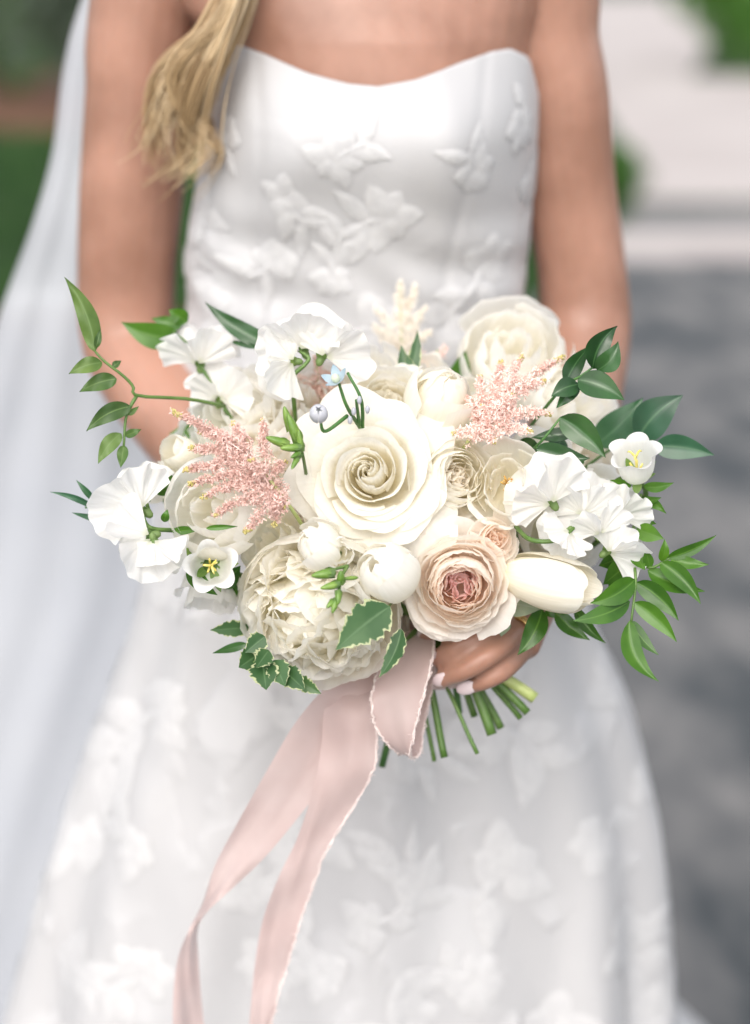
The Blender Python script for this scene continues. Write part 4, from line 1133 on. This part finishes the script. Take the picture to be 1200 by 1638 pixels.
astilbe('dusky pink astilbe plume spread over the smooth round peony', [(490, 850, 1.14), (462, 808, 1.10), (420, 755, 1.10), (360, 705, 1.115), (275, 658, 1.126)], LB, 'astilbe_dusk', 1, 1.0)
RB = [(752, 700, 905, 568, 18, 1.13, 1.155), (770, 692, 768, 600, 18, 1.125, 1.15), (780, 682, 803, 576, 19, 1.125, 1.15), (790, 672, 836, 568, 19, 1.125, 1.15), (800, 655, 874, 608, 20, 1.125, 1.145),
      (795, 672, 882, 662, 20, 1.12, 1.135), (782, 690, 850, 690, 20, 1.118, 1.125), (776, 694, 722, 694, 17, 1.118, 1.12), (768, 690, 792, 708, 17, 1.115, 1.115), (772, 672, 742, 632, 15, 1.125, 1.14),
      (790, 665, 820, 630, 24, 1.118, 1.12), (775, 690, 770, 650, 24, 1.118, 1.12)]
astilbe('pale pink astilbe plume with olive bud tips below the large back peony', [(730, 740, 1.16), (752, 702, 1.13), (800, 650, 1.135), (860, 600, 1.15), (900, 572, 1.156)], RB, 'astilbe', 2, 1.05)
astilbe('blurred cream astilbe spire at the back against the bodice', [(640, 610, 1.28), (642, 540, 1.285), (640, 452, 1.29)],
        [(640, 580, 640, 450, 22, 1.285, 1.29), (640, 560, 600, 490, 18, 1.285, 1.285), (642, 560, 682, 490, 18, 1.285, 1.285), (640, 570, 665, 455, 18, 1.285, 1.29), (642, 575, 690, 530, 18, 1.285, 1.28), (640, 575, 598, 520, 18, 1.28, 1.28)], 'astilbe_white', 3, 0.9, False)
astilbe('faint pink astilbe tuft behind the curling sweet pea stem', [(520, 690, 1.21), (512, 630, 1.205), (505, 575, 1.20)],
        [(515, 640, 505, 570, 22, 1.205, 1.20), (515, 640, 545, 580, 20, 1.205, 1.20), (512, 640, 480, 600, 20, 1.205, 1.20), (512, 650, 530, 610, 24, 1.20, 1.195)], 'astilbe', 4, 0.8, False)
astilbe('faint pink astilbe tuft behind the round creamy peony bud', [(680, 640, 1.25), (690, 600, 1.25), (700, 560, 1.25)],
        [(680, 620, 665, 550, 22, 1.25, 1.25), (680, 620, 712, 556, 20, 1.25, 1.25), (685, 610, 640, 572, 20, 1.25, 1.25)], 'astilbe', 5, 0.8, False)

# --- green buds and pale blue stars ---------------------------------------------
def bud_spray(label, stems, buds, name='freesia_buds', mat='bud_green'):
    """buds: base px, tip px, width px, depth"""
    t = thing(name, label, 'buds', Matrix.Translation(P(*stems[0][0])), GRP)
    inv = t.matrix_world.inverted(); acc = Acc()
    for s in stems:
        acc.add(*tube([tuple(P(*p)) for p in s], [.0013, .0009], 6, 14))
    obj('stem', acc.mesh('stem', inv), 'stem', t)
    for (x0, y0, x1, y1, w, dd) in buds:
        a, b = P(x0, y0, dd), P(x1, y1, dd - 0.004)
        L = (b - a).length; W = px2m(w, dd)
        V, Fc = ellipsoid(W / 2, W / 2, L * 0.56, 10, 10, 0.9)
        V[:, 0] *= 1 + 0.10 * np.cos(3 * np.arctan2(V[:, 1], V[:, 0]))
        mt = Matrix.Translation(a.lerp(b, 0.5)) @ (b - a).to_track_quat('Z', 'Y').to_matrix().to_4x4()
        o = obj('bud', mesh('bud', xf(inv @ mt, V), Fc), mat, t)
        if W > 0.004:
            sp = Acc()
            for k in range(3):
                Lf = leaf_local(L * 0.62, W * 0.95, bend=0.12, fold=0.5)
                sp.add(xf(inv @ Matrix.Translation(a) @ (b - a).to_track_quat('Y', 'Z').to_matrix().to_4x4() @ Matrix.Rotation(k * 2.1 + 0.5, 4, 'Y') @ Matrix.Translation((0, 0, W * -0.42)), Lf[0]), *Lf[1:])
            obj('bract', sp.mesh('bract'), 'sepal', o)
    return t
bud_spray('upright green freesia buds between the dusky astilbe and the largest rose',
          [[(490, 760, 1.13), (484, 726, 1.10), (474, 690, 1.098)], [(484, 726, 1.10), (472, 740, 1.095)]],
          [(478, 708, 461, 664, 22, 1.096), (466, 690, 455, 652, 18, 1.102), (462, 712, 427, 700, 19, 1.094), (482, 716, 450, 717, 17, 1.088), (482, 722, 478, 690, 15, 1.092), (480, 724, 466, 732, 11, 1.088), (476, 732, 467, 750, 11, 1.088)])
bud_spray('drooping green freesia buds below the plump white peony bud',
          [[(556, 905, 1.10), (546, 925, 1.085), (541, 955, 1.08)], [(556, 905, 1.10), (530, 912, 1.085)], [(545, 935, 1.083), (530, 938, 1.08)]],
          [(536, 916, 500, 921, 21, 1.082), (544, 934, 514, 941, 16, 1.08), (545, 934, 545, 914, 17, 1.082), (541, 944, 541, 966, 14, 1.08), (539, 956, 532, 980, 14, 1.08), (535, 960, 523, 972, 12, 1.08), (572, 924, 548, 926, 9, 1.086)])
def tweedia():
    t = thing('tweedia', 'pale blue star flower and lilac bud above the largest rose', 'flower', Matrix.Translation(P(580, 690, 1.13)), GRP)
    inv = t.matrix_world.inverted()
    for s in ([(580, 690, 1.13), (556, 652, 1.10), (546, 625, 1.095), (542, 612, 1.092)], [(580, 690, 1.13), (578, 640, 1.11), (556, 596, 1.11)], [(556, 665, 1.11), (520, 690, 1.10), (512, 668, 1.095)], [(575, 680, 1.12), (570, 640, 1.10)]):
        V, Fc = tube([tuple(P(*p)) for p in s], [.0014, .001], 6, 14)
        obj('stem', mesh('stem', xf(inv, V), Fc), 'stem_dark', t)
    mt = inv @ axis_matrix(P(540, 610, 1.090), face_dir(-0.5, 0.75), 0.3)
    for k in range(5):
        Lf = leaf_local(px2m(27, 1.09), px2m(17, 1.09), bend=0.35, fold=0.15)
        obj('petal', mesh('petal', xf(mt @ Matrix.Rotation(k * 1.2566, 4, 'Z') @ Matrix.Rotation(R(18), 4, 'X'), Lf[0]), *Lf[1:]), 'tweedia', t)
    V, Fc = ellipsoid(.0028, .0028, .0034, 9, 7)
    obj('crown', mesh('crown', xf(mt, V + np.array([0, 0, .003])), Fc), 'bell', t)
    mt = inv @ axis_matrix(P(510, 662, 1.088) , face_dir(0.0, 0.4), 0.3)
    for k in range(5):
        prof = [(.001, -.006), (.0075, -.006), (.0075, .006), (.001, .0065)]
        V, Fc, pt, pu = polar_petal(prof, k * 1.2566, 0.62, roll=.001)
        obj('petal', mesh('petal', xf(mt, V), Fc, pt, pu), 'tweedia_bud', t)
    for (x, y) in ((566, 658), (575, 640), (560, 672), (588, 655)):
        V, Fc = ellipsoid(.0016, .0016, .0028, 8, 6)
        obj('bud', mesh('bud', xf(inv @ Matrix.Translation(P(x, y, 1.095)), V), Fc, np.full(len(V), .6), np.zeros(len(V))), 'tweedia_bud', t)
tweedia()

# --- leaves ------------------------------------------------------------------------
def leaf_px(base, tip, w, d0, d1, bow=0.0, fold=0.25, tw=0.0, curl=0.0, serr=0.0, wave=0.0, nu=7, nv=17, pw=0.66):
    """a leaf from its stalk to its tip (photo pixels with depths), as a sheet in the world"""
    if serr: nv, nu = 40, 9
    (x0, y0), (x1, y1) = base, tip
    tx, ty = x1 - x0, y1 - y0; L = math.hypot(tx, ty); tx, ty = tx / L, ty / L
    nx, ny = -ty, tx
    V, U, T = [], [], []
    for j in range(nv):
        v = j / (nv - 1)
        c = (x0 + tx * L * v + nx * bow * 4 * v * (1 - v), y0 + ty * L * v + ny * bow * 4 * v * (1 - v))
        dd = d0 + (d1 - d0) * v - curl * 4 * v * (1 - v)
        hw = 0.56 * w * max(0.0, 1 - (2 * v ** pw - 1) ** 2) ** 1.15 + 0.3
        if serr: hw *= 1 + serr * (0.6 * ((v * 11 + 0.3 * math.sin(v * 9)) % 1.0 - 0.5) + 0.35 * math.sin(v * 31 + x0) + 0.2 * math.sin(v * 53 + y0))
        k = dd / F
        for i in range(nu):
            u = -1 + 2 * i / (nu - 1)
            off = u * hw
            dz = off * k * math.sin(tw) - fold * abs(off) * k + wave * k * w * math.sin(v * 14 + u * 2) * abs(u)
            V.append(P(c[0] + nx * off * math.cos(tw), c[1] + ny * off * math.cos(tw), dd + dz)); U.append(u); T.append(v)
    return np.array([tuple(v) for v in V]), grid_faces(nu, nv), T, U
def sprig(name, label, stems, leaves, mat, cat='leaves', smat='stem', r=.0012, group='foliage tied into the bouquet', **kw):
    t = thing(name, label, cat, Matrix.Translation(P(*stems[0][0])), group)
    inv = t.matrix_world.inverted()
    for s in stems:
        V, Fc = tube([tuple(P(*p)) for p in s], [r, r * 0.8, r * 0.6], 6, 18)
        obj('stem', mesh('stem', xf(inv, V), Fc), smat, t)
    for lf in leaves:
        a = dict(kw); m = mat
        if isinstance(lf[-1], dict):
            a.update(lf[-1]); lf = lf[:-1]
            m = a.pop('mat', mat)
        x0, y0, x1, y1, w, d0, d1 = lf
        if not a.get('serr'):
            a['tw'] = a.get('tw', 0) + rnd.uniform(-.35, .35); a['wave'] = a.get('wave', 0) + rnd.uniform(.0, .06); a['curl'] = a.get('curl', 0) + rnd.uniform(-.002, .004); a['fold'] = a.get('fold', .25) * rnd.uniform(.5, 1.6)
        V, Fc, T, U = leaf_px((x0, y0), (x1, y1), w, d0, d1, **a)
        obj('leaf', mesh('leaf', xf(inv, V), Fc, T, U), m, t)
    return t
sprig('vine', 'curling vine with small wavy leaves reaching up beside her arm',
      [[(360, 650, 1.19), (300, 638, 1.165), (220, 633, 1.145), (213, 618, 1.143), (197, 601, 1.14), (167, 578, 1.138), (152, 562, 1.138)], [(218, 634, 1.145), (208, 652, 1.142), (201, 672, 1.14), (198, 716, 1.14)]],
      [(152, 563, 103, 443, 30, 1.138, 1.135, dict(bow=10, fold=-.5)), (164, 580, 110, 598, 24, 1.137, 1.13, dict(bow=4)), (187, 606, 127, 627, 25, 1.14, 1.13, dict(bow=4)), (210, 650, 138, 690, 27, 1.14, 1.13, dict(bow=8)),
       (194, 693, 157, 742, 23, 1.14, 1.13, dict(bow=5)), (200, 697, 226, 687, 12, 1.14, 1.135), (198, 712, 193, 748, 16, 1.14, 1.13), (154, 556, 161, 526, 10, 1.138, 1.14), (180, 586, 194, 577, 10, 1.14, 1.145), (205, 664, 222, 650, 8, 1.14, 1.145)],
      'leaf_mid', smat='stem', r=.0013, fold=.35, wave=.10)
sprig('ruscus', 'glossy dark green leaf sprig rising above the pale pink astilbe side',
      [[(850, 680, 1.17), (900, 620, 1.14), (927, 603, 1.13), (948, 588, 1.128)]],
      [(948, 590, 988, 521, 36, 1.128, 1.13, dict(bow=-9)), (955, 592, 989, 546, 32, 1.122, 1.118, dict(bow=8)), (905, 613, 945, 553, 27, 1.135, 1.14, dict(bow=-4, tw=.4)), (924, 607, 999, 640, 40, 1.126, 1.12, dict(bow=-6)),
       (926, 615, 882, 634, 30, 1.13, 1.125, dict(bow=4)), (926, 612, 890, 653, 22, 1.135, 1.13)], 'leaf_dark', smat='stem_dark', fold=.3)
sprig('ruscus', 'dark glossy leaves lying between the bellflower and the pale pink astilbe',
      [[(820, 740, 1.17), (860, 712, 1.135), (897, 668, 1.13)], [(840, 720, 1.15), (860, 716, 1.13)]],
      [(896, 667, 969, 732, 42, 1.125, 1.115, dict(bow=-6)), (918, 692, 850, 700, 20, 1.135, 1.14), (858, 718, 944, 733, 34, 1.13, 1.125, dict(bow=5)), (900, 700, 880, 735, 30, 1.15, 1.14), (882, 742, 898, 769, 16, 1.11, 1.108),
       (830, 705, 870, 735, 30, 1.155, 1.15), (935, 740, 890, 735, 26, 1.14, 1.14)], 'leaf_dark', smat='stem_dark', fold=.3)
sprig('ruscus', 'three broad blue-green leaves spreading out behind the open bellflower',
      [[(920, 760, 1.21), (985, 715, 1.185), (1040, 706, 1.17)]],
      [(952, 712, 1029, 636, 50, 1.195, 1.185, dict(bow=5)), (1020, 702, 1093, 632, 54, 1.175, 1.165, dict(bow=-8)), (1046, 714, 1143, 728, 36, 1.165, 1.155, dict(bow=-5))], 'leaf_blue', smat='stem_dark', fold=.22)
sprig('jasmine', 'bright green jasmine trail with pointed leaves hanging beside the skirt',
      [[(960, 860, 1.18), (1008, 870, 1.135), (1014, 900, 1.12), (1017, 934, 1.112), (1010, 994, 1.105)], [(1012, 890, 1.125), (1040, 908, 1.115), (1072, 893, 1.112)], [(1010, 872, 1.13), (1018, 820, 1.14), (1026, 790, 1.145)]],
      [(1016, 927, 944, 965, 33, 1.112, 1.10, dict(bow=-7)), (1008, 962, 917, 993, 30, 1.108, 1.095, dict(bow=-6)), (1018, 931, 1086, 993, 30, 1.112, 1.10, dict(bow=-6)), (1015, 963, 1083, 1027, 27, 1.108, 1.095, dict(bow=-5)),
       (1009, 993, 1054, 1048, 19, 1.105, 1.10, dict(bow=4)), (1007, 993, 1054, 1090, 30, 1.105, 1.09, dict(bow=17)), (1013, 882, 1032, 912, 20, 1.118, 1.11), (1036, 912, 1128, 946, 28, 1.115, 1.105, dict(bow=6)),
       (1056, 899, 1121, 966, 28, 1.113, 1.10, dict(bow=-7)), (1072, 893, 1134, 903, 19, 1.112, 1.105, dict(bow=3)), (1068, 892, 1146, 856, 17, 1.112, 1.105, dict(bow=5)), (1058, 898, 1063, 862, 15, 1.113, 1.108, dict(bow=3)),
       (1040, 908, 1033, 878, 15, 1.115, 1.11), (1008, 900, 965, 935, 34, 1.13, 1.14), (1000, 890, 958, 905, 30, 1.14, 1.15), (1000, 885, 975, 950, 30, 1.145, 1.15), (1018, 846, 1062, 862, 26, 1.135, 1.125), (1022, 800, 1066, 822, 16, 1.14, 1.13, dict(bow=-6)), (1020, 830, 1050, 838, 14, 1.14, 1.135),
       (1030, 778, 1078, 772, 15, 1.14, 1.13, dict(bow=4)), (1010, 778, 976, 768, 12, 1.14, 1.13), (1016, 800, 1004, 830, 13, 1.14, 1.13), (1024, 806, 1058, 796, 12, 1.14, 1.13)], 'leaf_lime', smat='stem', r=.0013, fold=.35)
sprig('leaf_sprig', 'dark green pointed leaves hanging below the cream tulip beside the hand',
      [[(850, 940, 1.18), (880, 970, 1.16), (900, 975, 1.155)]],
      [(868, 974, 828, 1048, 32, 1.155, 1.145, dict(bow=-6)), (888, 978, 944, 1024, 24, 1.155, 1.15, dict(bow=4)), (920, 972, 969, 1029, 18, 1.155, 1.15, dict(bow=5)), (905, 965, 870, 985, 30, 1.16, 1.16)], 'leaf_lime', smat='stem_dark', fold=.3)
sprig('leaf_sprig', 'pale grey-green leaf tucked under the cream tulip', [[(800, 940, 1.18), (808, 965, 1.155)]], [(806, 962, 866, 974, 36, 1.15, 1.15), (806, 990, 802, 1018, 24, 1.15, 1.145)], 'leaf_grey', fold=.15)
sprig('pittosporum', 'toothed green leaf with a cream margin lying on the ruffled peony', [[(640, 950, 1.14), (622, 970, 1.098)]], [(624, 970, 537, 1040, 58, 1.092, 1.078, dict(bow=3, fold=.12)), (642, 1006, 606, 1084, 26, 1.10, 1.085, dict(bow=-6, tw=.3))], 'leaf_var', serr=.22)
sprig('pittosporum', 'cream-edged pittosporum leaves hanging below the ruffled peony',
      [[(470, 1030, 1.20), (425, 1045, 1.125), (405, 1060, 1.115)]],
      [(398, 1004, 336, 1008, 24, 1.15, 1.14), (424, 1018, 392, 1044, 30, 1.115, 1.11), (412, 1048, 382, 1068, 36, 1.118, 1.11), (420, 1056, 426, 1104, 42, 1.113, 1.10), (438, 1056, 456, 1098, 34, 1.112, 1.10), (452, 1070, 488, 1104, 32, 1.112, 1.10),
       (400, 1000, 430, 1010, 26, 1.16, 1.15), (430, 1040, 410, 1068, 28, 1.11, 1.10), (470, 1085, 514, 1110, 22, 1.115, 1.11), (395, 1030, 340, 1045, 13, 1.15, 1.14, dict(mat='leaf_dark', serr=0))], 'leaf_var', serr=.22)
sprig('leaf_sprig', 'soft green leaves against her forearm behind the sweet pea', [[(330, 590, 1.22), (300, 550, 1.215), (276, 530, 1.21)]],
      [(285, 540, 194, 515, 38, 1.215, 1.21, dict(bow=-8)), (290, 522, 242, 509, 20, 1.22, 1.22), (300, 515, 270, 495, 26, 1.22, 1.22)], 'leaf_lime', fold=.25)
sprig('leaf_sprig', 'long green leaf pointing up behind the cluster of sweet peas', [[(470, 600, 1.21), (440, 552, 1.19)]],
      [(440, 553, 328, 483, 27, 1.19, 1.20, dict(bow=-8)), (412, 556, 360, 544, 8, 1.19, 1.20)], 'leaf_dark', fold=.25)
sprig('leaf_sprig', 'thin dark leaves sticking out behind the ruffled sweet peas', [[(240, 800, 1.16), (190, 800, 1.15), (136, 812, 1.145)]],
      [(150, 812, 80, 787, 9, 1.145, 1.14, dict(bow=4)), (150, 800, 122, 768, 9, 1.145, 1.14), (170, 835, 115, 820, 9, 1.15, 1.145)], 'leaf_blue', smat='stem_dark', fold=.2)
sprig('leaf_sprig', 'variegated leaves standing between the cream astilbe and the peony bud', [[(655, 640, 1.24), (652, 610, 1.20)]],
      [(652, 606, 668, 528, 20, 1.195, 1.20, dict(bow=4)), (650, 604, 642, 552, 18, 1.195, 1.20), (660, 600, 650, 566, 14, 1.19, 1.19)], 'leaf_var', serr=.1)
sprig('leaf_sprig', 'dark leaves between the small bellflower and the smooth round peony', [[(330, 870, 1.17), (300, 870, 1.145), (285, 880, 1.14)]],
      [(278, 862, 312, 912, 30, 1.14, 1.13), (300, 905, 348, 952, 26, 1.13, 1.12, dict(bow=5)), (275, 850, 322, 846, 12, 1.125, 1.12), (355, 940, 385, 905, 26, 1.15, 1.14), (262, 770, 240, 752, 20, 1.155, 1.15), (270, 790, 236, 762, 22, 1.16, 1.155),
       (262, 835, 268, 815, 12, 1.115, 1.11), (330, 845, 380, 842, 8, 1.10, 1.10), (375, 960, 355, 905, 22, 1.16, 1.15), (250, 765, 290, 775, 22, 1.155, 1.15)], 'leaf_lime', fold=.25)
# greenery deep inside, seen only through the gaps
g = random.Random(17)
for k in range(14):
    a = k * 2.39996; q = math.sqrt((k + 0.5) / 14)
    cx_, cy_ = 610 + 330 * q * math.cos(a), 800 + 230 * q * math.sin(a)
    dd = D(cx_, min(cy_, 960)) + 0.085
    lv = []
    for m in range(5):
        b = g.uniform(0, 6.28); l = g.uniform(55, 90)
        lv.append((cx_, cy_, cx_ + l * math.cos(b), cy_ + l * math.sin(b), g.uniform(26, 40), dd, dd - g.uniform(-.005, .02)))
    sprig('leaf_sprig', 'green leaf sprig packed deep between the blooms of the bouquet', [[(715, 1035, 1.215), (0.5 * cx_ + 357, 0.5 * cy_ + 517, max(dd, 1.215) + 0.02), (cx_, cy_, dd)]], lv, 'leaf_mid' if k % 2 else 'leaf_lime', group='leaf sprigs packed inside the bouquet', fold=.2)

# --- ribbon ---------------------------------------------------------------------------
ribbon = thing('ribbon', 'blush silk ribbon tied round the stems with two long tails', 'ribbon', Matrix.Translation(GRIP))
RINV = ribbon.matrix_world.inverted()
def strip(name, rows, n=60, nu=9, wrinkle=0.0015, seed=1, fray=()):
    """rows: left px, py, depth, right px, py, depth"""
    g = np.random.default_rng(seed)
    A = catmull(np.array(rows, float), n); V = []
    L = np.array([P(*a[:3]) for a in A]); Rr = np.array([P(*a[3:]) for a in A])
    ph = g.uniform(0, 6.28, 4)
    for j in range(n):
        for i in range(nu):
            f = i / (nu - 1)
            p = L[j] * (1 - f) + Rr[j] * f
            wv = math.sin(f * 5.5 + j * 0.10 + ph[0]) + 0.6 * math.sin(f * 9 - j * 0.21 + ph[1]) + 0.5 * math.sin(j * 0.37 + f * 3 + ph[2]) + 0.5 * math.sin(j * 0.23 + 5 * math.sin(j * 0.07 + ph[3]) + 2.4 * f) * (0.5 + 0.5 * math.sin(j * 0.11 + ph[0])) + 0.3 * math.sin(f * 15 + 3 * math.sin(j * 0.09 + ph[1]))
            V.append(p + np.array(FWD) * wrinkle * wv)
    o = obj(name, mesh(name, xf(RINV, np.array(V)), grid_faces(nu, n)), 'silk', ribbon)
    V = np.array(V).reshape(n, nu, 3)
    for side in fray:
        acc = Acc(); e = V[:, side]
        for k in range(3):
            acc.add(*tube(e + g.normal(0, 0.0006, e.shape), .00045, 4, cap=False))
        for j in range(0, n - 1):
            for k in range(2):
                acc.add(*tube([e[j], e[j] + g.normal(0, .0014, 3)], .0002, 3, cap=False))
        obj('frayed_edge', acc.mesh('frayed_edge', RINV), 'silk_thread', o)
    return o
strip('bow_loop', [(628, 1010, 1.195, 694, 1012, 1.18), (612, 1050, 1.180, 694, 1035, 1.165), (600, 1088, 1.165, 689, 1064, 1.156), (594, 1122, 1.158, 680, 1102, 1.150), (600, 1160, 1.158, 668, 1150, 1.148), (622, 1192, 1.162, 657, 1196, 1.152), (641, 1205, 1.170, 657, 1212, 1.162),
                   (645, 1196, 1.180, 672, 1206, 1.172), (636, 1160, 1.190, 678, 1165, 1.184), (642, 1100, 1.195, 690, 1105, 1.190), (655, 1050, 1.195, 702, 1050, 1.190)], 90, 11, 0.0008, 1, (0, -1))
strip('tail', [(600, 1040, 1.20, 668, 1050, 1.20), (556, 1072, 1.188, 640, 1110, 1.19), (512, 1108, 1.183, 588, 1180, 1.19), (470, 1160, 1.19, 545, 1222, 1.195), (433, 1222, 1.20, 503, 1275, 1.20), (378, 1320, 1.215, 432, 1362, 1.215), (345, 1382, 1.225, 382, 1412, 1.22), (324, 1444, 1.235, 332, 1458, 1.225),
               (302, 1488, 1.235, 316, 1490, 1.245), (284, 1535, 1.24, 318, 1548, 1.255), (277, 1600, 1.245, 323, 1610, 1.26), (278, 1680, 1.25, 332, 1690, 1.265)], 90, 9, 0.0016, 2, ())
strip('tail', [(596, 1040, 1.205, 660, 1050, 1.205), (548, 1080, 1.19, 628, 1092, 1.19), (521, 1125, 1.183, 604, 1155, 1.178), (514, 1190, 1.185, 602, 1216, 1.180), (504, 1252, 1.19, 580, 1268, 1.187), (476, 1340, 1.205, 528, 1350, 1.20), (446, 1402, 1.215, 500, 1420, 1.21), (421, 1470, 1.225, 478, 1482, 1.22),
               (408, 1542, 1.235, 458, 1550, 1.23), (401, 1610, 1.24, 440, 1615, 1.235), (396, 1680, 1.25, 426, 1684, 1.245)], 90, 9, 0.0018, 5, (-1,))
wr = []
for k in range(3):
    acc = Acc()
    c0 = GRIP + UP * (0.022 - 0.018 * k)
    ph = np.linspace(0, 2 * math.pi, 40)
    rr = 0.029 + 0.0015 * k
    V = []
    for j in range(5):
        for p in ph[:-1]:
            q = c0 + RIGHT * (rr * math.cos(p)) - FWD * (rr * 0.62 * math.sin(p)) + UP * (-0.011 + 0.0055 * j + 0.004 * math.sin(p + k))
            V.append(q + (q - c0).normalized() * 0.001 * math.sin(j * 2 + p * 5))
    o = obj('wrap', mesh('wrap', xf(RINV, np.array([tuple(v) for v in V])), grid_faces(39, 5, True)), 'silk', ribbon)
